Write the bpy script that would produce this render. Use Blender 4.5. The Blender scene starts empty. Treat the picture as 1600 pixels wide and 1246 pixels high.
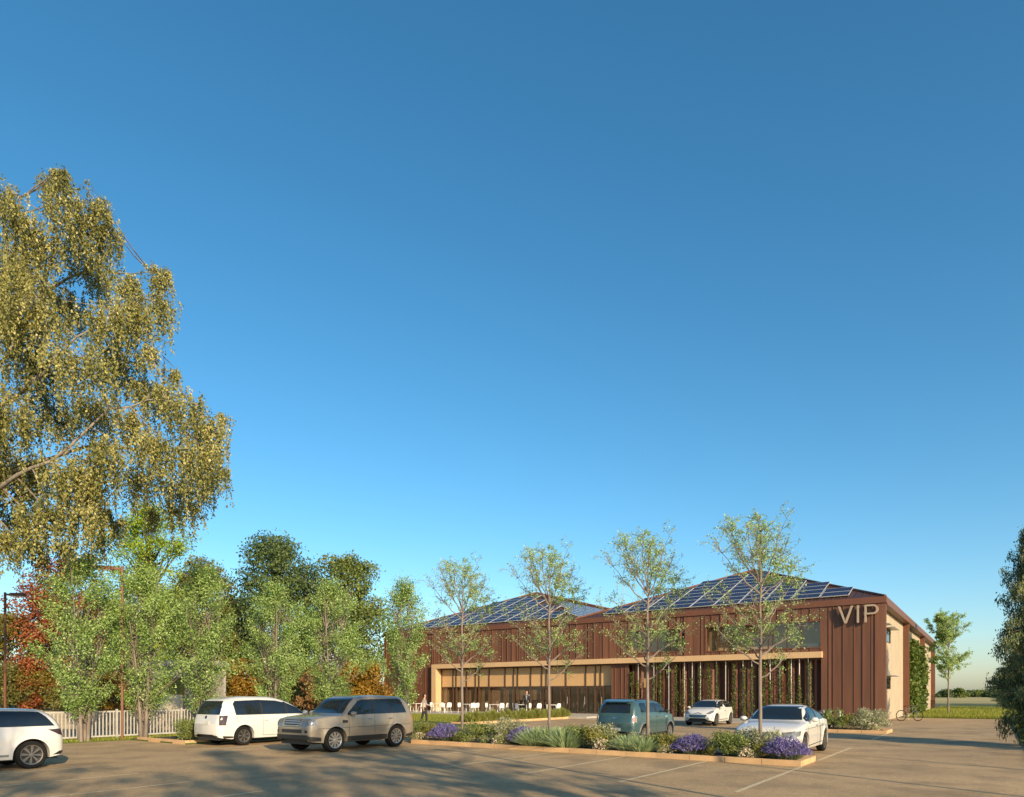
import bpy, bmesh, math, random
import numpy as np
from mathutils import Vector, Matrix
from mathutils.bvhtree import BVHTree

SC = bpy.context.scene
COL = SC.collection
R = math.radians

# ------------------------------------------------------------------ camera
F_PX, HOR, CAM_H = 1049.0, 1084.0, 1.75
cam = bpy.data.objects.new('camera', bpy.data.cameras.new('camera'))
COL.objects.link(cam)
cam.location = (0, 0, CAM_H)
cam.rotation_euler = (R(90), 0, 0)
cam.data.sensor_width = 36.0
cam.data.lens = 36.0 * F_PX / 1600.0
cam.data.shift_y = (HOR - 623.0) / 1600.0
cam.data.clip_end = 6000
SC.camera = cam

# ------------------------------------------------------------------ light
SUN_DIR = Vector((0.5, -0.866, 0))          # horizontal direction towards the sun
SUN_EL = R(20)
world = bpy.data.worlds.new('World')
SC.world = world
world.use_nodes = True
wn = world.node_tree.nodes
bg = wn['Background']
sky_tex = wn.new('ShaderNodeTexSky')
sky_tex.sky_type = 'NISHITA'
sky_tex.sun_disc = False
sky_tex.sun_elevation = SUN_EL
sky_tex.sun_rotation = math.atan2(SUN_DIR.x, SUN_DIR.y)
sky_tex.altitude = 100
sky_tex.air_density = 1.0
sky_tex.dust_density = 1.0
sky_tex.ozone_density = 3.0
hs = wn.new('ShaderNodeHueSaturation')
hs.inputs['Hue'].default_value = 0.487
hs.inputs['Saturation'].default_value = 1.24
world.node_tree.links.new(sky_tex.outputs['Color'], hs.inputs['Color'])
world.node_tree.links.new(hs.outputs['Color'], bg.inputs['Color'])
bg.inputs['Strength'].default_value = 0.13
sun = bpy.data.objects.new('sun', bpy.data.lights.new('sun', 'SUN'))
COL.objects.link(sun)
sun.data.energy = 5.0
sun.data.angle = R(0.6)
sun.data.color = (1.0, 0.79, 0.50)
to_sun = Vector((SUN_DIR.x * math.cos(SUN_EL), SUN_DIR.y * math.cos(SUN_EL), math.sin(SUN_EL)))
sun.rotation_euler = to_sun.to_track_quat('Z', 'Y').to_euler()
sun.location = (20, -30, 30)
SC.view_settings.view_transform = 'Standard'
SC.view_settings.look = 'None'
SC.view_settings.gamma = 1.0
SC.view_settings.exposure = 0.6

# ------------------------------------------------------------------ site axes
AX = R(35.58)
CA, SA = math.cos(AX), math.sin(AX)
def P(c, m, z=0.0):
    """site coordinates (c along the facade, m away from it) to world"""
    return Vector((c * CA + m * SA, -c * SA + m * CA, z))
def ray_c(px, c):
    k = (px - 800) / F_PX
    d = -c / (SA - CA * k)
    return k * d, d
def ray_m(px, m):
    k = (px - 800) / F_PX
    d = m / (CA + SA * k)
    return k * d, d
def ray_d(px, d):
    return (px - 800) / F_PX * d, d
ROT = -AX
HEAD_N = math.pi / 2 - AX

# ------------------------------------------------------------------ helpers
def link(o, parent=None):
    COL.objects.link(o)
    if parent is not None:
        o.parent = parent
    return o
def tag(o, label=None, cat=None, group=None, kind=None):
    if label: o['label'] = label
    if cat: o['category'] = cat
    if group: o['group'] = group
    if kind: o['kind'] = kind
    return o
def empty(name, loc, rz=0.0, label=None, cat=None, group=None, kind=None):
    o = bpy.data.objects.new(name, None)
    o.empty_display_size = 0.2
    o.location = loc
    o.rotation_euler = (0, 0, rz)
    link(o)
    return tag(o, label, cat, group, kind)
def copy_tree(o, parent=None):
    c = o.copy()
    link(c, parent)
    for ch in list(o.children):
        copy_tree(ch, c)
    return c

class MB:
    """collects geometry, builds one mesh object"""
    def __init__(self):
        self.v, self.f, self.m = [], [], []
    def add(self, vs, fs, mi=0):
        o = len(self.v)
        self.v += [tuple(p) for p in vs]
        for f in fs:
            self.f.append(tuple(i + o for i in f)); self.m.append(mi)
        return self
    def box(self, x0, x1, y0, y1, z0, z1, mi=0):
        vs = [(x0,y0,z0),(x1,y0,z0),(x1,y1,z0),(x0,y1,z0),(x0,y0,z1),(x1,y0,z1),(x1,y1,z1),(x0,y1,z1)]
        fs = [(0,3,2,1),(4,5,6,7),(0,1,5,4),(1,2,6,5),(2,3,7,6),(3,0,4,7)]
        return self.add(vs, fs, mi)
    def tube(self, pts, rad, n=6, mi=0, cap=True):
        pts = [Vector(p) for p in pts]
        if not hasattr(rad, '__len__'): rad = [rad] * len(pts)
        vs, fs = [], []
        for i, p in enumerate(pts):
            if i == 0: t = pts[1] - pts[0]
            elif i == len(pts) - 1: t = pts[-1] - pts[-2]
            else: t = pts[i+1] - pts[i-1]
            t.normalize()
            a = Vector((0,0,1)) if abs(t.z) < 0.9 else Vector((1,0,0))
            u = t.cross(a).normalized(); w = t.cross(u)
            for k in range(n):
                an = 2 * math.pi * k / n
                vs.append(p + (u * math.cos(an) + w * math.sin(an)) * rad[i])
        for i in range(len(pts) - 1):
            for k in range(n):
                k2 = (k + 1) % n
                fs.append((i*n+k, i*n+k2, (i+1)*n+k2, (i+1)*n+k))
        if cap:
            fs.append(tuple(range(n))[::-1]); fs.append(tuple((len(pts)-1)*n + k for k in range(n)))
        return self.add(vs, fs, mi)
    def prism(self, poly, y0, y1, mi=0):
        """polygon in xz extruded along y"""
        n = len(poly)
        vs = [(x, y0, z) for x, z in poly] + [(x, y1, z) for x, z in poly]
        fs = [tuple(range(n)), tuple(range(2*n-1, n-1, -1))]
        for i in range(n):
            j = (i + 1) % n
            fs.append((i, i + n, j + n, j))
        return self.add(vs, fs, mi)
    def slab(self, poly, z0, z1, mi=0):
        n = len(poly)
        vs = [(x, y, z0) for x, y in poly] + [(x, y, z1) for x, y in poly]
        fs = [tuple(range(n))[::-1], tuple(range(n, 2*n))]
        for i in range(n):
            j = (i + 1) % n
            fs.append((i, j, j + n, i + n))
        return self.add(vs, fs, mi)
    def lathe(self, prof, n=24, axis='z', mi=0):
        vs, fs = [], []
        for r, h in prof:
            for k in range(n):
                an = 2 * math.pi * k / n
                if axis == 'z': vs.append((r*math.cos(an), r*math.sin(an), h))
                else: vs.append((r*math.cos(an), h, r*math.sin(an)))
        for i in range(len(prof) - 1):
            for k in range(n):
                k2 = (k+1) % n
                fs.append((i*n+k, i*n+k2, (i+1)*n+k2, (i+1)*n+k))
        return self.add(vs, fs, mi)
    def mesh(self, name, mats, smooth=None):
        me = bpy.data.meshes.new(name)
        me.from_pydata(self.v, [], self.f)
        if not isinstance(mats, (list, tuple)): mats = [mats]
        for m in mats: me.materials.append(m)
        if len(mats) > 1: me.polygons.foreach_set('material_index', self.m)
        bm = bmesh.new(); bm.from_mesh(me)
        bmesh.ops.recalc_face_normals(bm, faces=bm.faces)
        bm.to_mesh(me); bm.free()
        if smooth:
            me.shade_smooth(); me.set_sharp_from_angle(angle=R(smooth))
        return me
    def build(self, name, mats, parent=None, smooth=None, bevel=0.0):
        o = bpy.data.objects.new(name, self.mesh(name, mats, smooth))
        link(o, parent)
        if bevel:
            b = o.modifiers.new('bevel', 'BEVEL'); b.width = bevel; b.segments = 2; b.limit_method = 'ANGLE'
        return o
def box(name, mat, parent, x0, x1, y0, y1, z0, z1, bevel=0.0):
    return MB().box(x0, x1, y0, y1, z0, z1).build(name, mat, parent, bevel=bevel)
def inst(name, mesh, parent, loc=(0,0,0), rot=(0,0,0), scale=(1,1,1)):
    o = bpy.data.objects.new(name, mesh)
    o.location = loc; o.rotation_euler = rot; o.scale = scale
    return link(o, parent)

def quads_mesh(name, V, mat, rnd=None, per=4):
    """V: (N, per, 3) array, one face each, with a random value per face"""
    N = V.shape[0]
    me = bpy.data.meshes.new(name)
    me.vertices.add(N * per); me.vertices.foreach_set('co', np.ascontiguousarray(V, dtype=np.float32).ravel())
    me.loops.add(N * per); me.loops.foreach_set('vertex_index', np.arange(N * per, dtype=np.int32))
    me.polygons.add(N)
    me.polygons.foreach_set('loop_start', np.arange(0, N * per, per, dtype=np.int32))
    a = me.attributes.new('rnd', 'FLOAT', 'FACE')
    if rnd is None: rnd = np.random.default_rng(1).random(N)
    a.data.foreach_set('value', np.asarray(rnd, dtype=np.float32))
    me.update(calc_edges=True)
    me.materials.append(mat)
    return me
def leaf_quads(pos, size, rng, aspect=0.55, droop=0.0, up=0.25, outward=None):
    """diamond leaves at pos (N,3)"""
    N = len(pos)
    d = rng.normal(size=(N, 3)); d[:, 2] -= droop * 2.0
    d /= np.linalg.norm(d, axis=1)[:, None] + 1e-9
    nrm = rng.normal(size=(N, 3)); nrm[:, 2] += up * 2
    if outward is not None: nrm += outward * 1.3
    s = np.cross(d, nrm); s /= np.linalg.norm(s, axis=1)[:, None] + 1e-9
    L = size * rng.uniform(0.65, 1.3, N)[:, None]
    W = L * aspect * 0.5
    nn = np.cross(s, d)
    V = np.stack([pos, pos + d*L*0.45 + s*W + nn*L*0.06, pos + d*L, pos + d*L*0.45 - s*W + nn*L*0.06], axis=1)
    return V

ORD = ['first','second','third','fourth','fifth','sixth','seventh','eighth','ninth','tenth','eleventh','twelfth','thirteenth','fourteenth','fifteenth','sixteenth','seventeenth','eighteenth','nineteenth']
# ------------------------------------------------------------------ materials
MATS = {}
def new_mat(name):
    m = bpy.data.materials.new(name); m.use_nodes = True
    nt = m.node_tree
    return m, nt, nt.nodes['Principled BSDF']
def ramp(nt, fac, stops):
    r = nt.nodes.new('ShaderNodeValToRGB')
    el = r.color_ramp.elements
    while len(el) < len(stops): el.new(0.5)
    for e, (p, c) in zip(el, stops):
        e.position = p; e.color = (*c, 1)
    nt.links.new(fac, r.inputs['Fac'])
    return r.outputs['Color']
def noise(nt, scale, detail=4, rough=0.55, coord='Object', stretch=None):
    tc = nt.nodes.new('ShaderNodeTexCoord')
    src = tc.outputs[coord]
    if stretch:
        mp = nt.nodes.new('ShaderNodeMapping'); mp.inputs['Scale'].default_value = stretch
        nt.links.new(src, mp.inputs['Vector']); src = mp.outputs['Vector']
    n = nt.nodes.new('ShaderNodeTexNoise')
    n.inputs['Scale'].default_value = scale; n.inputs['Detail'].default_value = detail; n.inputs['Roughness'].default_value = rough
    nt.links.new(src, n.inputs['Vector'])
    return n.outputs['Fac']
def bump(nt, bsdf, h, strength=0.3, dist=0.02):
    b = nt.nodes.new('ShaderNodeBump'); b.inputs['Strength'].default_value = strength; b.inputs['Distance'].default_value = dist
    nt.links.new(h, b.inputs['Height']); nt.links.new(b.outputs['Normal'], bsdf.inputs['Normal'])
def mat(name, c, rough=0.6, metal=0.0, spec=0.5, c2=None, scale=3.0, bmp=0.0, stretch=None, coat=0.0, detail=5, orand=0.0):
    if name in MATS: return MATS[name]
    m, nt, b = new_mat(name)
    b.inputs['Roughness'].default_value = rough; b.inputs['Metallic'].default_value = metal
    b.inputs['Specular IOR Level'].default_value = spec
    b.inputs['Coat Weight'].default_value = coat; b.inputs['Coat Roughness'].default_value = 0.04
    if c2 is None: c2 = tuple(x * 0.86 for x in c)
    n = noise(nt, scale, detail, stretch=stretch)
    colr = ramp(nt, n, [(0.3, c2), (0.7, c)])
    if orand:
        oi = nt.nodes.new('ShaderNodeObjectInfo')
        hsv = nt.nodes.new('ShaderNodeHueSaturation')
        mr = nt.nodes.new('ShaderNodeMapRange'); mr.inputs['To Min'].default_value = 1 - orand; mr.inputs['To Max'].default_value = 1 + orand
        nt.links.new(oi.outputs['Random'], mr.inputs['Value']); nt.links.new(mr.outputs['Result'], hsv.inputs['Value'])
        nt.links.new(colr, hsv.inputs['Color']); colr = hsv.outputs['Color']
    nt.links.new(colr, b.inputs['Base Color'])
    if bmp: bump(nt, b, noise(nt, scale * 12, 3, stretch=stretch), bmp)
    MATS[name] = m
    return m
def leaf_mat(name, stops, trans=0.35, rough=0.55, orand=0.0):
    if name in MATS: return MATS[name]
    m, nt, b = new_mat(name)
    at = nt.nodes.new('ShaderNodeAttribute'); at.attribute_name = 'rnd'
    n = len(stops)
    colr = ramp(nt, at.outputs['Fac'], [(i / max(1, n - 1), s) for i, s in enumerate(stops)])
    nt.links.new(colr, b.inputs['Base Color'])
    b.inputs['Roughness'].default_value = rough; b.inputs['Specular IOR Level'].default_value = 0.35
    tr = nt.nodes.new('ShaderNodeBsdfTranslucent'); nt.links.new(colr, tr.inputs['Color'])
    mx = nt.nodes.new('ShaderNodeMixShader'); mx.inputs['Fac'].default_value = trans
    nt.links.new(b.outputs[0], mx.inputs[1]); nt.links.new(tr.outputs[0], mx.inputs[2])
    nt.links.new(mx.outputs[0], nt.nodes['Material Output'].inputs['Surface'])
    MATS[name] = m
    return m

M_ASPH, nt, b = new_mat('asphalt')
n1 = noise(nt, 0.35, 5, 0.6); n2 = noise(nt, 9.0, 6, 0.7); n3 = noise(nt, 160.0, 2, 0.5)
ca = ramp(nt, n1, [(0.3, (0.345, 0.238, 0.125)), (0.7, (0.505, 0.35, 0.185))])
cb = ramp(nt, n2, [(0.35, (0.78, 0.78, 0.78)), (0.65, (1.08, 1.08, 1.08))])
n4 = noise(nt, 38.0, 3, 0.7)
cc = ramp(nt, n3, [(0.3, (0.55, 0.55, 0.55)), (0.7, (1.4, 1.4, 1.4))])
cd = ramp(nt, n4, [(0.35, (0.62, 0.62, 0.63)), (0.65, (1.32, 1.3, 1.26))])
n5 = noise(nt, 0.9, 3, 0.5)
ce = ramp(nt, n5, [(0.36, (0.74, 0.75, 0.77)), (0.52, (1.0, 1.0, 1.0))])
def mul(nt, a, b_):
    mx = nt.nodes.new('ShaderNodeMix'); mx.data_type = 'RGBA'; mx.blend_type = 'MULTIPLY'; mx.inputs['Factor'].default_value = 1
    nt.links.new(a, mx.inputs['A']); nt.links.new(b_, mx.inputs['B']); return mx.outputs['Result']
nt.links.new(mul(nt, mul(nt, mul(nt, mul(nt, ca, cb), cc), cd), ce), b.inputs['Base Color'])
b.inputs['Roughness'].default_value = 0.85
bump(nt, b, n3, 0.5, 0.01)

M_GROUND = mat('field_ground', (0.10, 0.12, 0.035), 0.95, c2=(0.13, 0.10, 0.045), scale=0.15, bmp=0.3)
M_DIRT = mat('dirt_track', (0.30, 0.24, 0.16), 0.95, c2=(0.20, 0.16, 0.11), scale=0.6, bmp=0.3)
M_TURF = mat('turf', (0.085, 0.11, 0.02), 0.95, c2=(0.05, 0.075, 0.015), scale=1.2, bmp=0.5)
M_SOIL = mat('soil', (0.055, 0.04, 0.028), 0.95, c2=(0.03, 0.022, 0.015), scale=6, bmp=0.6)
M_KERB = mat('kerb_concrete', (0.58, 0.37, 0.19), 0.85, c2=(0.44, 0.29, 0.155), scale=2.5, bmp=0.25, orand=0.08)
M_PAVE = mat('pale_paving', (0.42, 0.38, 0.31), 0.8, c2=(0.33, 0.30, 0.25), scale=1.0, bmp=0.15, orand=0.06)
M_PAINT = mat('road_paint', (0.66, 0.54, 0.34), 0.75, c2=(0.38, 0.30, 0.18), scale=14)
M_CLAD = mat('brown_cladding', (0.160, 0.068, 0.035), 0.5, c2=(0.112, 0.047, 0.025), scale=1.6, stretch=(3, 3, 0.22), orand=0.18)
M_CLADD = mat('dark_joint', (0.020, 0.011, 0.009), 0.8)
M_FASCIA = mat('brown_fascia', (0.15, 0.060, 0.032), 0.5, c2=(0.125, 0.050, 0.027), scale=0.8)
M_ROOF = mat('brown_roof_metal', (0.085, 0.040, 0.027), 0.45, c2=(0.065, 0.031, 0.021), scale=1.0, metal=0.2)
M_BEIGE = mat('beige_frame', (0.56, 0.37, 0.20), 0.6, c2=(0.50, 0.33, 0.175), scale=1.0)
M_RENDER = mat('cream_render', (0.40, 0.33, 0.235), 0.85, c2=(0.34, 0.28, 0.20), scale=0.8, bmp=0.15)
M_SPAN = mat('tan_spandrel', (0.54, 0.34, 0.16), 0.55, c2=(0.48, 0.30, 0.14), scale=0.9, orand=0.05)
M_BRONZE = mat('bronze_mullion', (0.10, 0.055, 0.034), 0.4, metal=0.3)
M_INT = mat('interior_wall', (0.78, 0.65, 0.48), 0.8)
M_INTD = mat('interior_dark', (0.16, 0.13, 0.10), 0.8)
M_STEEL = mat('galvanised_steel', (0.52, 0.51, 0.48), 0.4, metal=0.6)
M_WHITE = mat('white_plastic', (0.78, 0.76, 0.72), 0.45)
M_BARK = mat('grey_bark', (0.25, 0.205, 0.17), 0.9, c2=(0.13, 0.105, 0.09), scale=7, bmp=0.6, stretch=(1, 1, 0.3))
M_BARKD = mat('dark_bark', (0.10, 0.075, 0.055), 0.95, c2=(0.05, 0.04, 0.03), scale=5, bmp=0.8, stretch=(1, 1, 0.3))
M_BIRCH = mat('pale_bark', (0.34, 0.30, 0.25), 0.9, c2=(0.10, 0.08, 0.06), scale=5, bmp=0.6, stretch=(1, 1, 0.5))
M_RUST = mat('corten_pole', (0.16, 0.065, 0.03), 0.6, c2=(0.11, 0.045, 0.024), scale=4)
M_FENCE = mat('pale_fence_paint', (0.40, 0.385, 0.36), 0.6, c2=(0.32, 0.31, 0.29), scale=3)
M_CONC = mat('grey_concrete', (0.36, 0.34, 0.32), 0.85, c2=(0.28, 0.265, 0.25), scale=1.5, bmp=0.2)
M_BLACK = mat('black_rubber', (0.011, 0.011, 0.011), 0.8, spec=0.2)
M_TRIM = mat('black_trim', (0.02, 0.02, 0.02), 0.45)
M_CHROME = mat('chrome', (0.75, 0.75, 0.75), 0.15, metal=1.0)
M_RIM = mat('alloy_rim', (0.55, 0.54, 0.52), 0.3, metal=0.8)
M_RIMD = mat('dark_rim', (0.22, 0.21, 0.20), 0.35, metal=0.7)

def glass_mat(name, tint, refl=1.0, alpha=0.5):
    m, nt, b = new_mat(name)
    tr = nt.nodes.new('ShaderNodeBsdfTransparent'); tr.inputs['Color'].default_value = (*tint, 1)
    gl = nt.nodes.new('ShaderNodeBsdfGlossy'); gl.inputs['Roughness'].default_value = 0.02
    gl.inputs['Color'].default_value = (refl, refl, refl, 1)
    lw = nt.nodes.new('ShaderNodeLayerWeight'); lw.inputs['Blend'].default_value = 0.5
    pw = nt.nodes.new('ShaderNodeMath'); pw.operation = 'POWER'; pw.inputs[1].default_value = 4.0
    nt.links.new(lw.outputs['Facing'], pw.inputs[0])
    fr = nt.nodes.new('ShaderNodeMath'); fr.operation = 'MULTIPLY_ADD'; fr.inputs[1].default_value = 0.7; fr.inputs[2].default_value = 0.05
    nt.links.new(pw.outputs[0], fr.inputs[0])
    mx = nt.nodes.new('ShaderNodeMixShader')
    nt.links.new(fr.outputs[0], mx.inputs['Fac']); nt.links.new(tr.outputs[0], mx.inputs[1]); nt.links.new(gl.outputs[0], mx.inputs[2])
    nt.links.new(mx.outputs[0], nt.nodes['Material Output'].inputs['Surface'])
    return m
M_GLASS = glass_mat('window_glass', (0.86, 0.82, 0.76))
M_CARGLASS = mat('car_glass', (0.012, 0.016, 0.020), 0.03, spec=0.9)
# ================================================================== ground
def sheet(name, poly_cm, z, mat_, label, cat='ground', kind='structure', thick=0.0):
    pts = [P(c, m) for c, m in poly_cm]
    mb = MB()
    if thick: mb.slab([(p.x, p.y) for p in pts], z - thick, z)
    else: mb.add([(p.x, p.y, z) for p in pts], [tuple(range(len(pts)))])
    o = mb.build(name, mat_)
    return tag(o, label, cat, kind=kind)
g = MB(); g.add([(-3000,-600,-0.03),(3000,-600,-0.03),(3000,5000,-0.03),(-3000,5000,-0.03)], [(0,1,2,3)])
tag(g.build('ground', M_GROUND), 'wide grassy open ground reaching the horizon', 'ground', kind='structure')
sheet('car_park', [(-26.4,-40),(0.9,-40),(0.9,56.2),(-26.4,56.2)], 0.0, M_ASPH, 'grey brown asphalt car park and drive in long shadows', 'car park')
sheet('dirt_yard', [(-60,2),(-28.1,2),(-28.1,40),(-60,40)], -0.015, M_DIRT, 'sandy yard behind the pale picket fence', 'yard')
sheet('far_field', [(-60,140),(40,140),(40,420),(-60,420)], -0.01, mat('stubble_field', (0.42,0.33,0.12), 0.95, c2=(0.3,0.25,0.08), scale=0.08), 'pale yellow stubble field far behind the grass', 'field')
# asphalt patch pieces: bay markings
M_LINE = M_PAINT
for c in [-22.1+2.3*i for i in range(9)]:
    if c > -3.4: break
    sheet('parking_line', [(c-0.045, 12.0),(c+0.045,12.0),(c+0.045,17.05),(c-0.045,17.05)], 0.004, M_LINE, 'thin pale line between parking bays before the planted island', 'marking')
for c in [-22.1, -19.8,-17.5,-15.2,-12.95,-10.65]:
    sheet('parking_line', [(c-0.045, 2.2),(c+0.045,2.2),(c+0.045,7.2),(c-0.045,7.2)], 0.004, M_LINE, 'thin pale line between the bays nearest the viewer', 'marking')
for c in [-3.7]:
    sheet('parking_line', [(c-0.045, 18.9),(c+0.045,18.9),(c+0.045,24),(c-0.045,24)], 0.004, M_LINE, 'thin pale line beside the white saloon car', 'marking')
    sheet('parking_line', [(c-0.045, 28.5),(c+0.045,28.5),(c+0.045,33.0),(c-0.045,33.0)], 0.004, M_LINE, 'thin pale line running up to the corner flower bed', 'marking')
# grass strip beneath the fence and lawn, right field
sheet('verge', [(-28.0,-20),(-26.35,-20),(-26.35,12.2),(-28.0,12.2)], 0.03, M_TURF, 'narrow grass strip under the picket fence', 'grass strip', thick=0.08)
sheet('verge', [(-28.0,12.2),(-22.45,12.2),(-22.45,29),(-28.0,29)], 0.05, M_TURF, 'planted strip behind the parked people carrier', 'grass strip', thick=0.1)
sheet('lawn', [(-50,29.3),(-24.2,29.3),(-24.2,40.2),(-50,40.2)], 0.10, M_TURF, 'sunlit lawn strip before the white terrace chairs', 'lawn', thick=0.15)
sheet('terrace', [(-50,40.2),(-22.5,40.2),(-22.5,46.6),(-50,46.6)], 0.17, M_PAVE, 'pale raised terrace under the glass front', 'terrace', thick=0.25)
sheet('apron', [(-22.5,40.0),(-5.2,40.0),(-5.2,46.3),(-22.5,46.3)], 0.06, M_PAVE, 'pale paving band along the foot of the brown building', 'paving', thick=0.1)
sheet('grass_field', [(-5.2,56.2),(0.9,56.2),(0.9,20),(14,20),(14,130),(-5.2,130)], 0.05, M_TURF, 'bright green grass beyond the end of the drive', 'grass', thick=0.1)

# kerbs and beds
def kerb_bed(name, c0, c1, m0, m1, label, soil=True, sides='fblr', step=0.91):
    root = empty(name, P(c0, m0), ROT, label, 'planting bed', kind='structure')
    W, H, w = c1 - c0, m1 - m0, 0.15
    if soil:
        s = MB(); nx, ny = max(2, int(W/0.3)), max(2, int(H/0.3)); rg = random.Random(3)
        vs = [(w + (W-2*w)*i/nx, w + (H-2*w)*j/ny, 0.09 + rg.uniform(-.015, .04) - (0.05 if i in (0,nx) or j in (0,ny) else 0)) for j in range(ny+1) for i in range(nx+1)]
        s.add(vs, [(j*(nx+1)+i, j*(nx+1)+i+1, (j+1)*(nx+1)+i+1, (j+1)*(nx+1)+i) for j in range(ny) for i in range(nx)])
        s.build('soil', M_SOIL, root)
    n = max(1, round(W/step)); L = W/n
    me = MB().box(0.006, L-0.006, 0, w, -0.1, 0.135).mesh('kerb_stone', M_KERB)
    for i in range(n):
        if 'f' in sides: inst('kerb_stone', me, root, (i*L, random.Random(i).uniform(-.004,.004), 0))
        if 'b' in sides: inst('kerb_stone', me, root, (i*L, H-w, 0))
    n2 = max(1, round((H-2*w)/step)); L2 = (H-2*w)/n2
    me2 = MB().box(0, w, 0.006, L2-0.006, -0.1, 0.135).mesh('kerb_stone', M_KERB)
    for j in range(n2):
        if 'l' in sides: inst('kerb_stone', me2, root, (0, w + j*L2, 0))
        if 'r' in sides: inst('kerb_stone', me2, root, (W-w, w + j*L2, 0))
    return root
kerb_bed('planted_island', -16.6, -3.72, 17.1, 18.75, 'long kerbed island of shrubs and lavender in the car park')
kerb_bed('corner_bed', -8.6, -3.72, 33.1, 35.2, 'small kerbed bed beside the building corner')
kerb_bed('hedge_bed', -25.9, -22.5, 12.2, 14.0, 'short kerbed bed left of the people carrier', sides='fr')
kerb_bed('lawn_edge', -25.2, -23.95, 29.2, 41.4, 'pale kerb edging the ornamental grass hedge', sides='fr')

# grass blades (nobody could count them)
def blades(name, poly_fn, n, h, mat_, label, z, seed):
    rng = np.random.default_rng(seed)
    cm = poly_fn(rng, n)
    X = cm[:,0]*CA + cm[:,1]*SA; Y = -cm[:,0]*SA + cm[:,1]*CA
    base = np.stack([X, Y, np.full(len(X), z)], 1)
    hh = h * rng.uniform(0.5, 1.3, len(X))
    lean = rng.normal(0, 0.35, (len(X), 2)) * hh[:,None]
    an = rng.uniform(0, 6.28, len(X)); w = 0.012 + 0.02*h
    s = np.stack([np.cos(an)*w, np.sin(an)*w, np.zeros_like(an)], 1)
    tip = base + np.stack([lean[:,0], lean[:,1], hh], 1)
    V = np.stack([base - s, base + s, tip], 1)
    o = link(bpy.data.objects.new(name, quads_mesh(name, V, mat_, rng.random(len(X)), 3)))
    return tag(o, label, 'grass', kind='stuff')
M_BLADE = leaf_mat('grass_blade', [(0.14,0.18,0.022),(0.25,0.28,0.035),(0.38,0.36,0.06)], 0.4)
blades('grass', lambda r, n: np.stack([r.uniform(-5.2, 8, n), 56.2 + 45*r.random(n)**1.6], 1), 26000, 0.22, M_BLADE, 'long grass blades beyond the drive on the right', 0.05, 5)
blades('grass', lambda r, n: np.stack([r.uniform(0.95, 3.0, n), r.uniform(20, 56, n)], 1), 9000, 0.16, M_BLADE, 'grass blades on the verge under the dark conifers', 0.05, 6)
blades('grass', lambda r, n: np.stack([r.uniform(-40, -25.2, n), r.uniform(29.3, 40, n)], 1), 22000, 0.07, M_BLADE, 'short lawn grass before the terrace', 0.10, 7)
blades('grass', lambda r, n: np.stack([r.uniform(-27.9, -26.4, n), r.uniform(4, 18, n)], 1), 9000, 0.10, M_BLADE, 'short grass blades at the foot of the picket fence', 0.03, 8)

# ================================================================== building
BW, BD, BH = 43.2, 44.0, 7.64
bld = empty('brown_clad_building', P(-5.25, 46.16), ROT, 'long brown metal clad two storey building with twin hipped solar roofs', 'building')
def s_of(px):
    k = (px - 800) / F_PX
    Rp = P(-5.25, 46.16)
    return (Rp.x - Rp.y*k) / (CA + SA*k)
rg = random.Random(11)
# core behind the cladding (dark joints show it)
def cut_box(mb, x0, x1, z0, z1, holes, y0, y1):
    """box wall pieces around window holes"""
    xs = sorted({x0, x1, *[h[0] for h in holes], *[h[1] for h in holes]})
    for a, b_ in zip(xs, xs[1:]):
        hs = [h for h in holes if h[0] <= a and b_ <= h[1]]
        if not hs: mb.box(a, b_, y0, y1, z0, z1)
        else:
            h = hs[0]
            mb.box(a, b_, y0, y1, z0, h[2]); mb.box(a, b_, y0, y1, h[3], z1)
core = MB()
W1 = (-s_of(984), -s_of(1063), 4.80, 6.38)
W2 = (-s_of(1104), -s_of(1282), 4.72, 6.36)
cut_box(core, -BW+0.02, -0.02, 4.42, 7.24, [W1, W2], 0.09, 0.24)
core.box(-3.62, -0.02, 0.09, 0.24, 0.0, 4.42)
core.box(-BW+0.02, -36.6, 0.09, 0.24, 0.0, 4.42)
core.box(-18.45, -17.0, 0.09, 0.24, 0.0, 4.0)
core.build('wall_core', M_CLADD, bld)
def clad(x0, x1, z0, z1, holes=()):
    x = x0
    while x < x1 - 0.05:
        w = rg.choice([0.2, 0.26, 0.34, 0.34, 0.48, 0.56, 0.62])
        if x + w > x1 - 0.15: w = x1 - x
        y = rg.uniform(-0.02, 0.022); gap = rg.choice([0.018, 0.022, 0.04])
        h = [h for h in holes if x < h[1] + 0.02 and x + w > h[0] - 0.02]
        spans = [(z0, z1)]
        if h: spans = [(z0, h[0][2] - 0.06), (h[0][3] + 0.06, z1)]
        for a, b_ in spans:
            MB().box(x + gap/2, x + w - gap/2, y, 0.088, a, b_).build('cladding_panel', M_CLAD, bld)
        if rg.random() < 0.62:
            for a, b_ in spans: MB().box(x + w - 0.025, x + w + 0.025, -0.045, y + 0.05, a, b_).build('cladding_fin', M_FASCIA, bld)
        x += w
clad(-BW, -3.62, 4.44, 7.23, [W1, W2])
clad(-3.62, -0.0, 0.02, 7.23)
clad(-BW, -36.6, 0.02, 4.42)
clad(-18.45, -17.0, 0.02, 3.98)
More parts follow.
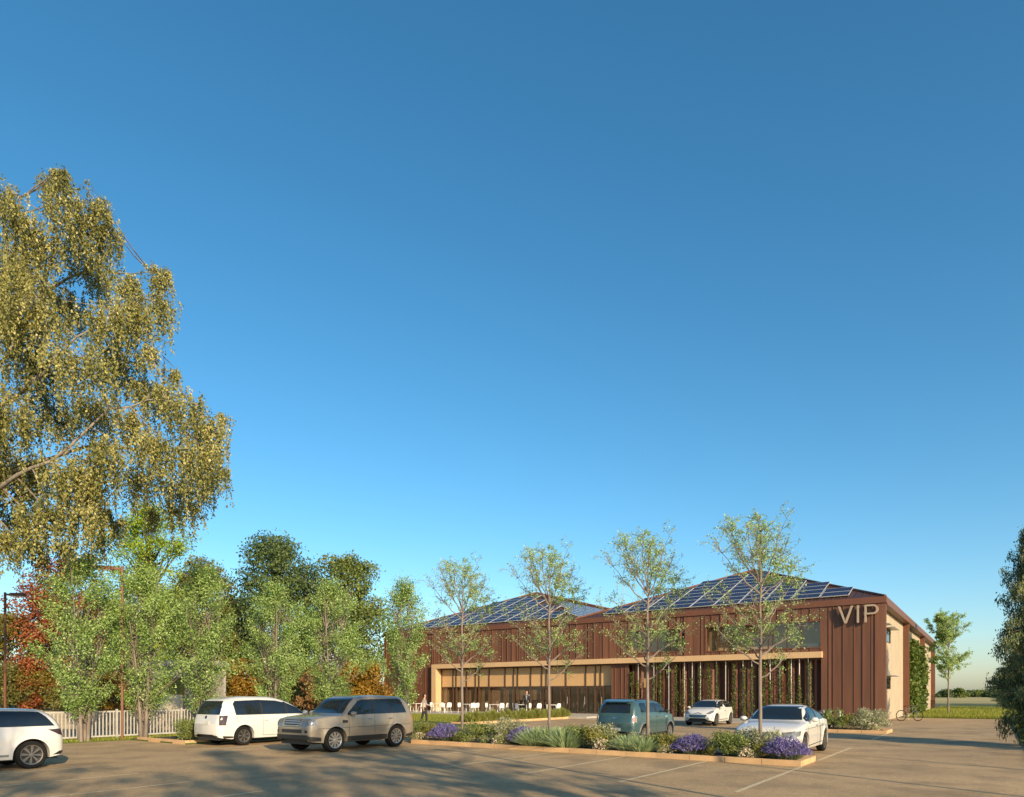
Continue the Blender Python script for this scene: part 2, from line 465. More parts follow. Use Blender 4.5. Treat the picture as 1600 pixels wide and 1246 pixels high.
# end fin, fascia, roof edge
MB().box(-0.46, -0.001, 0.25, 0.5, 0.0, 7.24).build('corner_pier', M_FASCIA, bld)
fs = MB(); fs.box(-BW-0.06, 0.06, -0.09, 0.40, 7.25, BH); fs.build('front_fascia', M_FASCIA, bld)
fs = MB(); fs.box(-0.62, 0.06, 0.402, BD+0.1, 7.18, BH); fs.build('side_fascia', M_FASCIA, bld)
fs = MB(); fs.box(-BW-0.06, -BW+0.5, 0.402, BD, 7.2, BH); fs.build('side_fascia', M_FASCIA, bld)
# side wall
side = MB()
wins = [(0.95, 2.0, 5.25, 6.02), (3.6, 6.2, 5.15, 6.02), (0.95, 2.0, 2.15, 2.86), (3.6, 6.2, 2.05, 2.86)]
def cut_side(mb, y0, y1, z0, z1, holes, x0, x1):
    ys = sorted({y0, y1, *[h[0] for h in holes], *[h[1] for h in holes]})
    for a, b_ in zip(ys, ys[1:]):
        hs = sorted([h for h in holes if h[0] <= a and b_ <= h[1]], key=lambda h: h[2])
        z = z0
        for h in hs:
            mb.box(x0, x1, a, b_, z, h[2]); z = h[3]
        mb.box(x0, x1, a, b_, z, z1)
cut_side(side, 0.5, 44, 0, 7.18, wins, -0.75, -0.42)
side.build('side_wall', M_RENDER, bld)
for (y0, y1, z0, z1) in wins:
    w = MB().box(-0.47, -0.44, y0+0.04, y1-0.04, z0+0.04, z1-0.04).build('window', M_CARGLASS, bld)
    f = MB()
    f.box(-0.48, -0.40, y0, y0+0.05, z0, z1); f.box(-0.48, -0.40, y1-0.05, y1, z0, z1); f.box(-0.48,-0.40,y0+0.05,y1-0.05,z0,z0+0.05); f.box(-0.48,-0.40,y0+0.05,y1-0.05,z1-0.05,z1)
    f.build('frame', M_BRONZE, w)
    MB().box(-0.45, 0.12, y0-0.15, y1+0.15, z1+0.03, z1+0.07).build('sun_shade', M_STEEL, w)
for y in (14.4, 29.5, 43.6):
    MB().box(-0.45, -0.02, y-0.2, y+0.2, 0, 7.18).build('side_pilaster', M_FASCIA, bld)
MB().box(-BW+0.05, -0.8, 43.6, 43.9, 0, 7.2).build('back_wall', M_RENDER, bld)
MB().box(-BW+0.02, -BW+0.3, 0.26, 43.6, 0, 7.2).build('left_wall', M_CLAD, bld)
# roofs
half = BW / 2; rise = 4.35; hw = half / 2
def roof(x0, tagname):
    xm = x0 + hw
    zt, zr = BH - 0.02, BH - 0.02 + rise
    y0, y1 = -0.05, BD
    A = (x0, y0, zt); B = (x0+half, y0, zt); C = (x0+half, y1, zt); D = (x0, y1, zt); E = (xm, y0+hw, zr); F_ = (xm, y1-hw, zr)
    r = MB().add([A,B,C,D,E,F_], [(0,1,4),(1,2,5,4),(2,3,5),(3,0,4,5)]).build(tagname, M_ROOF, bld)
    cap = MB()
    for a, b_ in ((A,E),(B,E),(E,F_)):
        cap.tube([Vector(a)+Vector((0,0,.03)), Vector(b_)+Vector((0,0,.03))], 0.09, 6)
    cap.build('ridge_cap', M_FASCIA, r)
    se = MB()
    sl = rise / hw
    n = int(half / 0.42)
    for i in range(1, n):
        x = x0 + half*i/n
        t = min(x - x0, x0 + half - x)
        se.tube([(x, y0, zt+0.02), (x, y0+t, zt + t*sl + 0.02)], 0.022, 4, cap=False)
    for j in range(1, 60):                     # right hand slope of this roof
        y = y0 + 0.45*j + 0.3
        t = min(hw, y - y0)
        se.tube([(x0+half, y, zt+0.02), (x0+half-t, y, zt+t*sl+0.02)], 0.022, 4, cap=False)
    tag(se.build('roof_seams', M_ROOF, r), kind='stuff')
    return r
M_CELL, nt, b = new_mat('solar_cells')
tc = nt.nodes.new('ShaderNodeTexCoord'); br = nt.nodes.new('ShaderNodeTexBrick')
br.offset = 0.0; br.inputs['Scale'].default_value = 1.0
br.inputs['Brick Width'].default_value = 0.162; br.inputs['Row Height'].default_value = 0.158; br.inputs['Mortar Size'].default_value = 0.007
br.inputs['Color1'].default_value = (0.006, 0.012, 0.045, 1); br.inputs['Color2'].default_value = (0.009, 0.018, 0.060, 1); br.inputs['Mortar'].default_value = (0.10, 0.125, 0.18, 1)
nt.links.new(tc.outputs['Object'], br.inputs['Vector']); nt.links.new(br.outputs['Color'], b.inputs['Base Color'])
b.inputs['Roughness'].default_value = 0.2; b.inputs['Specular IOR Level'].default_value = 0.02
M_ALU = mat('panel_frame', (0.66, 0.66, 0.64), 0.4, metal=0.4)
PW, PH = 1.66, 0.99
pm = MB()
pm.box(0.03, PW-0.03, 0.03, PH-0.03, 0.0, 0.045, 0)
pm.box(0, 0.03, 0, PH, 0, 0.05, 1); pm.box(PW-0.03, PW, 0, PH, 0, 0.05, 1)
pm.box(0.03, PW-0.03, 0, 0.03, 0, 0.05, 1); pm.box(0.03, PW-0.03, PH-0.03, PH, 0, 0.05, 1)
panel_me = pm.mesh('solar_panel', [M_CELL, M_ALU])
slope = math.atan2(rise, hw)
def panels_front(x0, r):
    for ci in range(12):
        xa = x0 + 0.55 + ci*1.73
        if xa + PW > x0 + half: break
        for k in range(11):
            v0 = 0.55 + k*1.02; v1 = v0 + PH        # along the slope
            t0 = v1*math.cos(slope)
            lim = min(xa + 0.45 - x0, x0 + half - (xa + PW - 0.45))
            if t0 > min(lim + 0.15, hw-1.3): break
            y = -0.05 + v0*math.cos(slope); z = BH - 0.02 + v0*math.sin(slope) + 0.09
            inst('solar_panel', panel_me, r, (xa, y, z), (slope, 0, 0))
r1 = roof(-half, 'roof'); panels_front(-half, r1)
r2 = roof(-BW, 'roof'); panels_front(-BW, r2)
# panels on the left roof's inner slope
for j in range(16):
    for k in range(8):
        v0 = 0.6 + k*1.02
        t = (v0 + PH)*math.cos(slope)
        ya = 2.2 + j*1.73
        if ya + 0.3 < t or t > hw - 0.6: continue
        x = -half - v0*math.cos(slope); z = BH - 0.02 + v0*math.sin(slope) + 0.09
        o = inst('solar_panel', panel_me, r2, (x, ya, z))
        o.rotation_euler = (Matrix.Rotation(math.pi/2, 3, 'Z') @ Matrix.Rotation(slope, 3, 'X')).to_euler()
mast = MB(); mast.tube([(-half-0.2, 9, 8), (-half-0.2, 9, 11.5)], 0.03, 6); mast.build('roof_mast', M_STEEL, bld)

# beige belt and jamb
bz0, bz1 = 4.02, 4.41
MB().box(-36.6, -3.5, -0.38, 0.085, bz0, bz1).build('beige_belt', M_BEIGE, bld, bevel=0.012)
MB().box(-36.6, -36.05, -0.38, 0.6, 0.0, bz0-0.003).build('beige_jamb', M_BEIGE, bld, bevel=0.012)
MB().box(-36.04, -18.46, 0.086, 0.75, 3.93, 4.0).build('soffit', M_BRONZE, bld)
# glazed front
GY = 0.42
mull = [-s_of(590 + x*0.2809) for x in (345, 405, 422, 480, 530, 550, 606, 695, 742, 765, 838, 900, 925, 1035, 1145, 1200, 1228, 1300)]
mull[0] = -36.0; mull[-1] = -18.5
for i, x in enumerate(mull):
    MB().box(x-0.035, x+0.035, GY-0.08, GY+0.05, 0.17, 3.93).build('mullion', M_BRONZE, bld)
for a, b_ in zip(mull, mull[1:]):
    MB().box(a+0.037, b_-0.037, GY-0.012, GY+0.012, 2.36, 3.92).build('spandrel_panel', M_SPAN, bld)
    MB().box(a+0.037, b_-0.037, GY-0.008, GY+0.008, 0.24, 2.28).build('glass_pane', M_GLASS, bld)
MB().box(-36.0, -18.5, GY-0.06, GY+0.06, 2.282, 2.358).build('transom', M_BRONZE, bld)
MB().box(-36.0, -18.5, GY-0.06, GY+0.06, 0.172, 0.238).build('bottom_rail', M_BRONZE, bld)
for x in (-24.9, -23.2, -21.6, -20.1):
    dr = MB()
    dr.box(x, x+0.09, GY-0.12, GY-0.085, 0.2, 2.25); dr.box(x+0.8, x+0.89, GY-0.12, GY-0.085, 0.2, 2.25); dr.box(x+0.09, x+0.8, GY-0.12, GY-0.085, 2.16, 2.25)
    d_ = dr.build('door_frame', M_BRONZE, bld)
    MB().tube([(x+0.7, GY-0.17, 0.9), (x+0.7, GY-0.17, 1.5)], 0.018, 6).build('handle', M_STEEL, d_)
# interior of the ground floor room
it = MB(); it.box(-36.2, -18.3, 3.6, 3.7, 0.1, 4.0); it.build('room_wall', M_INT, bld)
MB().box(-36.2, -18.3, 0.5, 7.0, 0.1, 0.165).build('room_floor', M_CONC, bld)
MB().box(-36.2, -18.3, 0.76, 7.0, 3.9, 4.0).build('room_ceiling', M_INT, bld)
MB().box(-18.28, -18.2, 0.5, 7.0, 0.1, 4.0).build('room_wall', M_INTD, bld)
MB().box(-36.3, -36.22, 0.5, 7.0, 0.1, 4.0).build('room_wall', M_INT, bld)
for x in (-33.5, -30.5, -27.8):
    MB().box(x, x+1.3, 2.6, 3.1, 0.165, 1.15).build('indoor_counter', M_INT, bld)
M_CURT = mat('brown_blind', (0.34, 0.26, 0.185), .9, c2=(0.25, 0.19, 0.14), scale=1.5, stretch=(4, 1, .3), orand=.12)
for a, b_ in zip(mull[:12], mull[1:13]):
    MB().box(a+0.05, b_-0.02, GY+0.22, GY+0.24, 0.2 if b_ < -27.5 else 1.2, 2.34).build('window_blind', M_CURT, bld)
for x in (-25.6, -21.0):
    MB().box(x, x+0.35, 2.0, 2.35, 0.165, 3.9).build('indoor_column', M_BEIGE, bld)
# upper windows
def upper_window(x0, x1, z0, z1, cuts):
    fr = MB()
    fr.box(x0-0.06, x1+0.06, -0.05, 0.26, z1, z1+0.06); fr.box(x0-0.06, x1+0.06, -0.05, 0.26, z0-0.06, z0)
    fr.box(x0-0.06, x0, -0.05, 0.26, z0, z1); fr.box(x1, x1+0.06, -0.05, 0.26, z0, z1)
    w = fr.build('window', M_FASCIA, bld)
    xs = [x0] + [x0 + (x1-x0)*c for c in cuts] + [x1]
    for a, b_ in zip(xs, xs[1:]):
        MB().box(a+0.03, b_-0.03, 0.16, 0.175, z0+0.004, z1-0.004).build('pane', M_GLASS, w)
    for x in xs[1:-1]: MB().box(x-0.03, x+0.03, 0.1, 0.22, z0+0.002, z1-0.002).build('window_bar', M_BRONZE, w)
    MB().box(x0-0.3, x1+0.3, 1.5, 1.6, z0-0.5, z1+0.35).build('room_back', M_INT, w)
    MB().box(x0-0.3, x1+0.3, 0.26, 1.5, z1+0.35, z1+0.4).build('room_ceiling', M_INT, w)
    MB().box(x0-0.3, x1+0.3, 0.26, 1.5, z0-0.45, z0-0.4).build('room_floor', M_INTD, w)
    MB().box(x1+0.3, x1+0.4, 0.26, 1.5, z0-0.5, z1+0.4).build('room_side', M_INT, w)
    MB().box(x0-0.4, x0-0.3, 0.26, 1.5, z0-0.5, z1+0.4).build('room_side', M_INT, w)
    return w
upper_window(*W1, [0.14, 0.24, 0.55, 0.82, 0.92])
w2 = upper_window(*W2, [0.10, 0.16, 0.28, 0.40, 0.56, 0.60, 0.72, 0.84])
MB().prism([(W2[0]+0.1, 4.75), (W2[0]+0.75, 4.75), (W2[0]+0.45, 5.4), (W2[0]+0.4, 6.2), (W2[0]+0.1, 6.2)], 0.3, 0.36).build('curtain', M_RENDER, w2)
MB().box(W2[1]-0.9, W2[1]-0.2, 0.4, 0.8, 4.6, 5.0).build('desk_item', M_WHITE, w2)
# fins with climbers
MB().box(-17.0, -3.62, 0.95, 1.05, 0.0, 4.0).build('recess_wall', mat('recess_brown', (0.13, 0.050, 0.030), 0.6), bld)
MB().box(-17.0, -3.62, 0.24, 1.0, 3.9, 4.01).build('soffit', M_BRONZE, bld)
MB().box(-16.9, -15.0, 0.90, 0.94, 2.2, 3.85).build('spandrel_panel', M_SPAN, bld)
M_BOARD = mat('timber_board', (0.165, 0.060, 0.033), 0.65, c2=(0.085, 0.033, 0.02), scale=2.5, bmp=0.3, stretch=(2, 2, 0.2), orand=0.28)
x = -16.8
while x < -3.75:
    w = rg.uniform(0.14, 0.30); a = rg.uniform(-0.7, 0.7)
    o = MB().box(-w/2, w/2, -0.022, 0.022, 0.08, 3.98).build('timber_fin', M_BOARD, bld)
    o.location = (x, 0.30 + rg.uniform(-0.05, 0.1), 0); o.rotation_euler = (0, 0, a)
    x += w*0.9 + rg.uniform(0.07, 0.22)
for px in (175, 290, 400, 515, 572, 633, 750, 818, 945, 1010, 1145, 1215, 1300, 1360, 1425):
    x = -s_of(960 + px*0.2125)
    MB().tube([(x, 0.0, 0.06), (x, 0.0, 4.0)], 0.028, 6).build('climber_cable', M_STEEL, bld)
# VIP sign letters
M_SIGN = mat('sign_metal', (0.46, 0.36, 0.26), 0.4, metal=0.25)
sign = empty('building_sign', P(-5.25, 46.16), ROT, 'raised VIP lettering on the brown wall near the building corner', 'sign')
z0, z1 = 6.10, 7.17; t = 0.17
vx = -2.58
v = MB(); v.prism([(vx,z1),(vx+0.11,z1),(vx+0.42,z0+0.16),(vx+0.73,z1),(vx+0.84,z1),(vx+0.475,z0),(vx+0.365,z0)][::1], -0.30, -0.13); v.build('letter', M_SIGN, sign)
MB().box(-1.52, -1.415, -0.30, -0.13, z0, z1).build('letter', M_SIGN, sign)
pp = MB(); px0 = -1.10
pp.box(px0, px0+0.105, -0.30, -0.13, z0, z1)
zc, ro, ri = z1-0.30, 0.30, 0.195; xc = px0+0.45
out = [(xc+ro*math.cos(a), zc+ro*math.sin(a)) for a in np.linspace(math.pi/2, -math.pi/2, 14)]
inn = [(xc+ri*math.cos(a), zc+ri*math.sin(a)) for a in np.linspace(math.pi/2, -math.pi/2, 14)]
O = [(px0+0.106, zc+ro)] + out + [(px0+0.106, zc-ro)]; I = [(px0+0.106, zc+ri)] + inn + [(px0+0.106, zc-ri)]
vs = [(x,-0.30,z) for x,z in O] + [(x,-0.30,z) for x,z in I] + [(x,-0.13,z) for x,z in O] + [(x,-0.13,z) for x,z in I]
n = len(O); fsx = []
for i in range(n-1):
    fsx += [(i, i+1, n+i+1, n+i), (2*n+i, 3*n+i, 3*n+i+1, 2*n+i+1), (i, 2*n+i, 2*n+i+1, i+1), (n+i, n+i+1, 3*n+i+1, 3*n+i)]
fsx += [(0, n, 3*n, 2*n), (n-1, 3*n-1, 4*n-1, 2*n-1)]
pp.add(vs, fsx); pp.build('letter', M_SIGN, sign)
for x, z in ((-2.36,6.75),(-1.465,6.9),(-1.465,6.3),(-1.035,6.9),(-1.035,6.3),(-2.16,6.18)):
    MB().box(x-0.02, x+0.02, -0.129, 0.02, z-0.02, z+0.02).build('sign_fixing', M_STEEL, sign)
# ================================================================== vegetation
def polyline(p0, p1, rng, n=6, wob=0.06, sag=0.0, arch=0.0):
    p0, p1 = np.array(p0, float), np.array(p1, float)
    L = np.linalg.norm(p1 - p0); pts = []
    off = np.zeros(3)
    for i in range(n + 1):
        t = i / n
        if 0 < i: off = off + rng.normal(0, wob * L / n, 3)
        q = p0 + (p1 - p0) * t + off * (1 if i < n else 0.7)
        q[2] += arch * L * 4 * t * (1 - t) - sag * L * t * t
        pts.append(q)
    return pts
def bez(p0, p1, p2, n=7):
    p0, p1, p2 = map(lambda p: np.array(p, float), (p0, p1, p2))
    return [(1-t)**2*p0 + 2*t*(1-t)*p1 + t*t*p2 for t in np.linspace(0, 1, n)]
def taper(n, r0, r1): return list(np.linspace(r0, r1, n))
def tree_parts(name, trunk_mb, bark, leaf_me, loc, label, cat='tree', group=None, rz=0, scale=1.0):
    root = empty(name, loc, rz, label, cat, group)
    root.scale = (scale,)*3
    link(bpy.data.objects.new('trunk', trunk_mb if isinstance(trunk_mb, bpy.types.Mesh) else trunk_mb.mesh('trunk', bark, 60)), root)
    link(bpy.data.objects.new('crown', leaf_me), root)
    return root

# ---- slender sparse trees
def slender_tree(seed, mat_leaf, dense=1.0, leaf=0.05, twiggy=True):
    rng = np.random.default_rng(seed)
    mb = MB(); anch = []
    tk = [(0,0,-0.1),(0.005,0.01,1.2),(-0.01,0,2.2),(0.02,0.01,3.2),(-0.01,0.0,4.0),(0.03,0,4.6),(0.0,0.03,5.3),(0.04,0,6.0)]
    mb.tube(tk, [0.054,0.048,0.043,0.037,0.030,0.024,0.015,0.005], 8)
    mains = [((0,0,2.1),(1.05,.1,3.0),.022),((0,0,2.45),(-1.1,.2,3.45),.026),((0,0,2.7),(1.2,-.2,3.75),.028),
             ((0,0,3.0),(-1.35,-.15,4.15),.027),((0,0,3.2),(.8,.75,4.3),.024),((0,0,3.1),(-.5,-.9,4.0),.024),
             ((0,0,3.5),(1.05,.2,4.85),.024),((0,0,2.9),(.35,-1.0,3.9),.024),((0,0,2.6),(-.3,1.0,3.6),.024),((0,0,3.4),(-.9,.6,4.5),.022),
             ((0,0,4.3),(-1.2,0,5.65),.024),((0,0,4.5),(-.85,.4,6.3),.022),((0,0,4.6),(-.3,-.6,6.2),.02),((0,0,4.7),(.12,.3,6.4),.018),
             ((0,0,4.4),(.55,-.3,6.25),.022),((0,0,4.3),(.85,.25,5.75),.022),((0,0,4.5),(-.6,-.8,5.6),.02),((0,0,4.4),(.4,.9,5.9),.02),
             ((0,0,4.2),(1.0,.1,5.1),.02),((0,0,4.6),(-.5,.7,6.0),.018)]
    for p0, p1, r in mains:
        upper = p0[2] > 4.1
        p0 = np.array(p0); p1 = np.array(p1)
        mid = p0*0.5 + p1*0.5; mid[2] -= 0.12*np.linalg.norm(p1-p0); 
        pl = bez(p0, mid, p1, 8)
        pl = [q + rng.normal(0, .018, 3)*(i > 0) for i, q in enumerate(pl)]
        mb.tube(pl, taper(8, r, 0.005), 5, cap=False)
        L = np.linalg.norm(p1-p0)
        for k in range(17 if upper else 11):
            t = rng.uniform(0.28, 1.0); i = min(6, int(t*7)); b0 = pl[i] + (pl[i+1]-pl[i])*(t*7-i)
            d = (p1-p0)/L*0.55 + rng.normal(0, .5, 3); d[2] += 0.28 if upper else 0.12
            d /= np.linalg.norm(d); l2 = rng.uniform(.22, .55)*(1.25-.5*t)
            tw = polyline(b0, b0 + d*l2, rng, 4, .12)
            mb.tube(tw, taper(5, .007, .0025), 4, cap=False)
            anch += [(q, d) for q in tw[2:]]
            for j in range(3):
                q0 = tw[rng.integers(1, 5)]; d2 = d*0.6 + rng.normal(0, .55, 3); d2 /= np.linalg.norm(d2)
                t2 = polyline(q0, q0 + d2*rng.uniform(.1, .28), rng, 2, .1)
                mb.tube(t2, taper(3, .004, .002), 3, cap=False)
                anch += [(q, d2) for q in t2[1:]]
    A = np.array([a for a, _ in anch]); n = int(len(A)*4.3*dense)
    # leaf density clumps: some branches carry more leaves than others
    cl = np.sin(A[:,0]*3.1+1)+np.sin(A[:,1]*2.7)+np.sin(A[:,2]*4.3); w = np.exp(0.55*cl); w /= w.sum()
    pos = A[rng.choice(len(A), n, p=w)] + rng.normal(0, .035, (n, 3))
    return mb.mesh('trunk', M_BARK, 60), quads_mesh('crown', leaf_quads(pos, leaf, rng, 0.6), mat_leaf, rng.random(n))
M_LEAF_SL = leaf_mat('pale_spring_leaf', [(0.20,0.30,0.075),(0.37,0.51,0.16),(0.55,0.67,0.30)], 0.4)
sl_tr, sl_cr = slender_tree(21, M_LEAF_SL)
isl = [(722, 'farthest from the white saloon, near the pale off-roader'), (858, 'second from the pale off-roader'), (1012, 'in front of the teal hatchback'), (1188, 'in front of the white saloon car')]
for px, lab in isl:
    x, y = ray_m(px, 17.75)
    tree_parts('slender_tree', sl_tr, None, sl_cr, (x, y, 0.08), 'slender sparse young tree on the island, ' + lab, group='slender trees in the planted island', scale=0.985)
sl2_tr, sl2_cr = slender_tree(33, M_LEAF_SL, 2.6, 0.075)
tree_parts('slender_tree', sl2_tr, None, sl2_cr, (*ray_d(1482, 54.6), 0.03), 'single leafy young tree on the grass right of the building', rz=1.2, scale=1.27)
p = P(3.2, 46.5)
tree_parts('slender_tree', sl2_tr, None, sl2_cr, (p.x, p.y, 0), 'young tree beyond the right edge shading the cream side wall', rz=2.2, scale=1.25)

# ---- multi-stem trees with dense small leaves
def clump_leaves(cent, rad, n, leaf, rng, shell=0.55, flat=0.8):
    d = rng.normal(size=(n, 3)); d /= np.linalg.norm(d, axis=1)[:,None]
    r = rad * (shell + (1-shell)*rng.random(n))**0.8
    p = d * r[:,None]; p[:,2] *= flat
    return cent + p, d
def multistem(seed, H, Wd, mat_leaf, nclump=120, per=150, leaf=0.085):
    rng = np.random.default_rng(seed); mb = MB(); pos, out, rnd = [], [], []
    stems = []
    for k in range(4):
        a = k*1.57 + rng.uniform(-.4, .4); r = rng.uniform(.08, .16); tip = np.array([math.cos(a)*Wd*.28, math.sin(a)*Wd*.28, H*rng.uniform(.78, .97)])
        b0 = np.array([math.cos(a)*r, math.sin(a)*r, -0.1])
        pl = bez(b0, (b0*1.6 + np.array([0,0,H*.45])), tip, 9); stems.append(pl)
        mb.tube(pl, taper(9, .07, .012), 6, cap=False)
    for i in range(nclump):
        t = rng.random()**0.85; z = H*(0.17 + 0.83*t)
        env = Wd*0.5*(np.interp(t, [0, .12, .35, .6, .85, 1.0], [.22, .5, 1.0, .9, .58, .14]))
        env *= 1 + 0.22*math.sin(seed + z*3.1) 
        a = rng.uniform(0, 6.283); rr = env*math.sqrt(rng.uniform(.12, 1.05))
        c = np.array([math.cos(a)*rr, math.sin(a)*rr, z])
        pl = stems[rng.integers(0, 4)]; s0 = pl[int(np.clip(t*7.2, 1, 7))]
        br = polyline(s0, c, rng, 4, .08, arch=-.04); mb.tube(br, taper(5, .016, .004), 4, cap=False)
        q, d = clump_leaves(c, rng.uniform(.22, .42), per, leaf, rng, .2, .75)
        # sprays: stretch outwards and up
        dirv = np.array([math.cos(a)*.6, math.sin(a)*.6, .8]); q = q + np.outer(rng.normal(0, .22, per), dirv)
        pos.append(q); out.append(d); rnd.append(np.clip(rng.normal(rng.uniform(.3, .7), .2, per), 0, 1))
    pos = np.concatenate(pos); out = np.concatenate(out)
    return mb.mesh('trunk', M_BARK, 60), quads_mesh('crown', leaf_quads(pos, leaf, rng, .55, outward=out*.4), mat_leaf, np.concatenate(rnd))
M_LEAF_MS = leaf_mat('birch_leaf', [(0.10,0.175,0.04),(0.20,0.31,0.075),(0.33,0.46,0.14),(0.50,0.61,0.26)], 0.35, 0.4)
ms = [multistem(41, 6.6, 2.9, M_LEAF_MS, 135), multistem(42, 6.6, 3.2, M_LEAF_MS, 145), multistem(43, 6.6, 2.7, M_LEAF_MS, 125)]
for i, (px, top, lab) in enumerate([(130, 872, 'nearest the white car at the left edge'), (225, 885, 'beside the rust brown lamp post'), (318, 885, 'behind the rear of the white people carrier'),
                                    (430, 915, 'behind the roof of the white people carrier'), (517, 908, 'behind the pale off-roader'), (632, 908, 'in front of the left end of the building')]):
    x, d = ray_c(px, -26.55)
    H = CAM_H + (HOR - top)/F_PX*d
    t_, c_ = ms[i % 3]
    o = tree_parts('multi_stem_tree', t_, None, c_, (x, d, 0), 'multi-stemmed light green tree ' + lab, group='multi-stemmed trees along the fence', rz=i*1.1, scale=H/6.75)
    o.scale = (min(1.08, H/6.75),)*2 + (H/6.75,)

# ---- larger background trees
def big_tree(seed, H, Wd, z0, mat_leaf, nclump, per, leaf, bark=M_BARKD, prof=((0,.5),(.15,.85),(.4,1),(.7,.8),(.9,.45),(1,.12)), shell=.45, crad=.16):
    rng = np.random.default_rng(seed); mb = MB(); pos, out, rnd = [], [], []
    tk = polyline((0,0,-.1), (rng.uniform(-.3,.3), rng.uniform(-.3,.3), H*.8), rng, 8, .04)
    mb.tube(tk, taper(9, H*.026, .02), 8, cap=False)
    xs, ys = zip(*prof)
    for i in range(nclump):
        t = rng.random(); z = z0 + (H - z0)*t
        env = Wd*.5*np.interp(t, xs, ys)*rng.uniform(.82, 1.12)
        a = rng.uniform(0, 6.283); rr = env*math.sqrt(rng.uniform(.15, 1))
        r = Wd*crad*rng.uniform(.6, 1.25)
        c = np.array([math.cos(a)*max(0, rr-r*.5), math.sin(a)*max(0, rr-r*.5), min(z, H - r*.6)])
        s0 = tk[int(np.clip((c[2]/H/.8 - .15)*8, 1, 7))]
        mb.tube(polyline(s0, c, rng, 4, .1, arch=-.05), taper(5, .012*H**.8, .008), 4, cap=False)
        q, d = clump_leaves(c, r, per, leaf, rng, shell, .7)
        pos.append(q + rng.normal(0, r*.12, q.shape)); out.append(d); rnd.append(np.clip(rng.normal(rng.uniform(.2, .8), .2, per), 0, 1))
    pos = np.concatenate(pos); out = np.concatenate(out)
    return mb.mesh('trunk', bark, 60), quads_mesh('crown', leaf_quads(pos, leaf, rng, .6, outward=out), mat_leaf, np.concatenate(rnd))
L_RED = leaf_mat('copper_leaf', [(0.15,0.045,0.02),(0.30,0.095,0.035),(0.44,0.17,0.06)], .35)
L_LIME = leaf_mat('lime_leaf', [(0.20,0.29,0.02),(0.32,0.43,0.04),(0.46,0.56,0.08)], .45)
L_OLIVE = leaf_mat('olive_leaf', [(0.09,0.095,0.025),(0.16,0.16,0.04),(0.25,0.23,0.07)], .3)
L_DARK = leaf_mat('dark_green_leaf', [(0.045,0.075,0.025),(0.085,0.13,0.04),(0.15,0.20,0.06)], .3)
L_MID = leaf_mat('mid_green_leaf', [(0.08,0.12,0.03),(0.15,0.19,0.045),(0.24,0.29,0.07)], .3)
L_GOLD = leaf_mat('golden_leaf', [(0.16,0.09,0.015),(0.30,0.17,0.02),(0.42,0.26,0.04)], .4)
L_RUST = leaf_mat('russet_leaf', [(0.14,0.07,0.03),(0.26,0.13,0.05),(0.34,0.2,0.09)], .35)
L_YG = leaf_mat('yellow_green_leaf', [(0.12,0.11,0.02),(0.20,0.18,0.025),(0.30,0.26,0.05)], .4)
OVAL = ((0,.7),(.15,.95),(.4,1),(.7,.95),(.88,.7),(1,.3))
COLM = ((0,.7),(.2,.95),(.5,1),(.8,.9),(.93,.65),(1,.3))
WIDE = ((0,.8),(.2,1),(.5,1),(.8,.7),(1,.3))
def bgtree(seed, px, d, top, wpx, z0, lm, label, name='broadleaf_tree', nclump=60, per=150, leaf=.2, prof=OVAL, **kw):
    H = CAM_H + (HOR - top)/F_PX*d
    a, c = big_tree(seed, H, wpx*1.2/F_PX*d, z0, lm, nclump, per, leaf, prof=prof, **kw)
    return tree_parts(name, a, None, c, (*ray_d(px, d), -0.03), label, 'shrub' if 'bush' in name else 'tree', 'trees behind the car park' if 'tree' in name else 'autumn bushes behind the car park')
bgtree(101, 88, 74, 872, 110, 2.0, L_RED, 'tall copper red autumn tree behind the picket fence', prof=COLM, nclump=90, per=190, leaf=.30)
bgtree(102, 238, 62, 790, 125, 3.5, L_LIME, 'tall lime green feathery tree behind the lamp post', prof=COLM, nclump=120, per=230, leaf=.2, shell=.1)
bgtree(103, 315, 62, 872, 112, 1.5, L_OLIVE, 'brownish olive tree right of the lime green tree', nclump=90, per=200, leaf=.24)
bgtree(104, 428, 66, 840, 150, 1.0, L_DARK, 'dark green tall tree behind the white people carrier', nclump=130, per=220, leaf=.26)
bgtree(105, 538, 66, 870, 135, 1.0, L_MID, 'mid green round tree left of the building', nclump=115, per=220, leaf=.26)
bgtree(106, 478, 74, 880, 110, 1.0, L_DARK, 'dark tree in the gap between the two largest green trees', nclump=60, leaf=.2)
bgtree(107, 12, 76, 958, 130, 0.6, L_YG, 'olive yellow tree at the left edge behind the lamp post', nclump=80, per=190, leaf=.32, prof=WIDE)
bgtree(108, -55, 78, 930, 130, 0.6, L_MID, 'green tree mostly beyond the left edge of the photo', nclump=80, per=190, leaf=.32, prof=WIDE)
bgtree(109, 165, 82, 935, 130, 0.6, L_OLIVE, 'olive tree filling in behind the copper red tree', nclump=80, per=190, leaf=.32, prof=WIDE)
bgtree(110, 250, 72, 950, 140, 0.5, L_DARK, 'dark tree behind the grey gatehouse', nclump=80, per=190, leaf=.3, prof=WIDE)
bgtree(111, 562, 70, 920, 60, 0.5, L_MID, 'slim green tree touching the left end of the building', nclump=50, leaf=.2)
bgtree(112, 365, 70, 935, 110, .5, L_OLIVE, 'low olive tree under the dark green tall tree', nclump=80, per=190, leaf=.32, prof=WIDE)
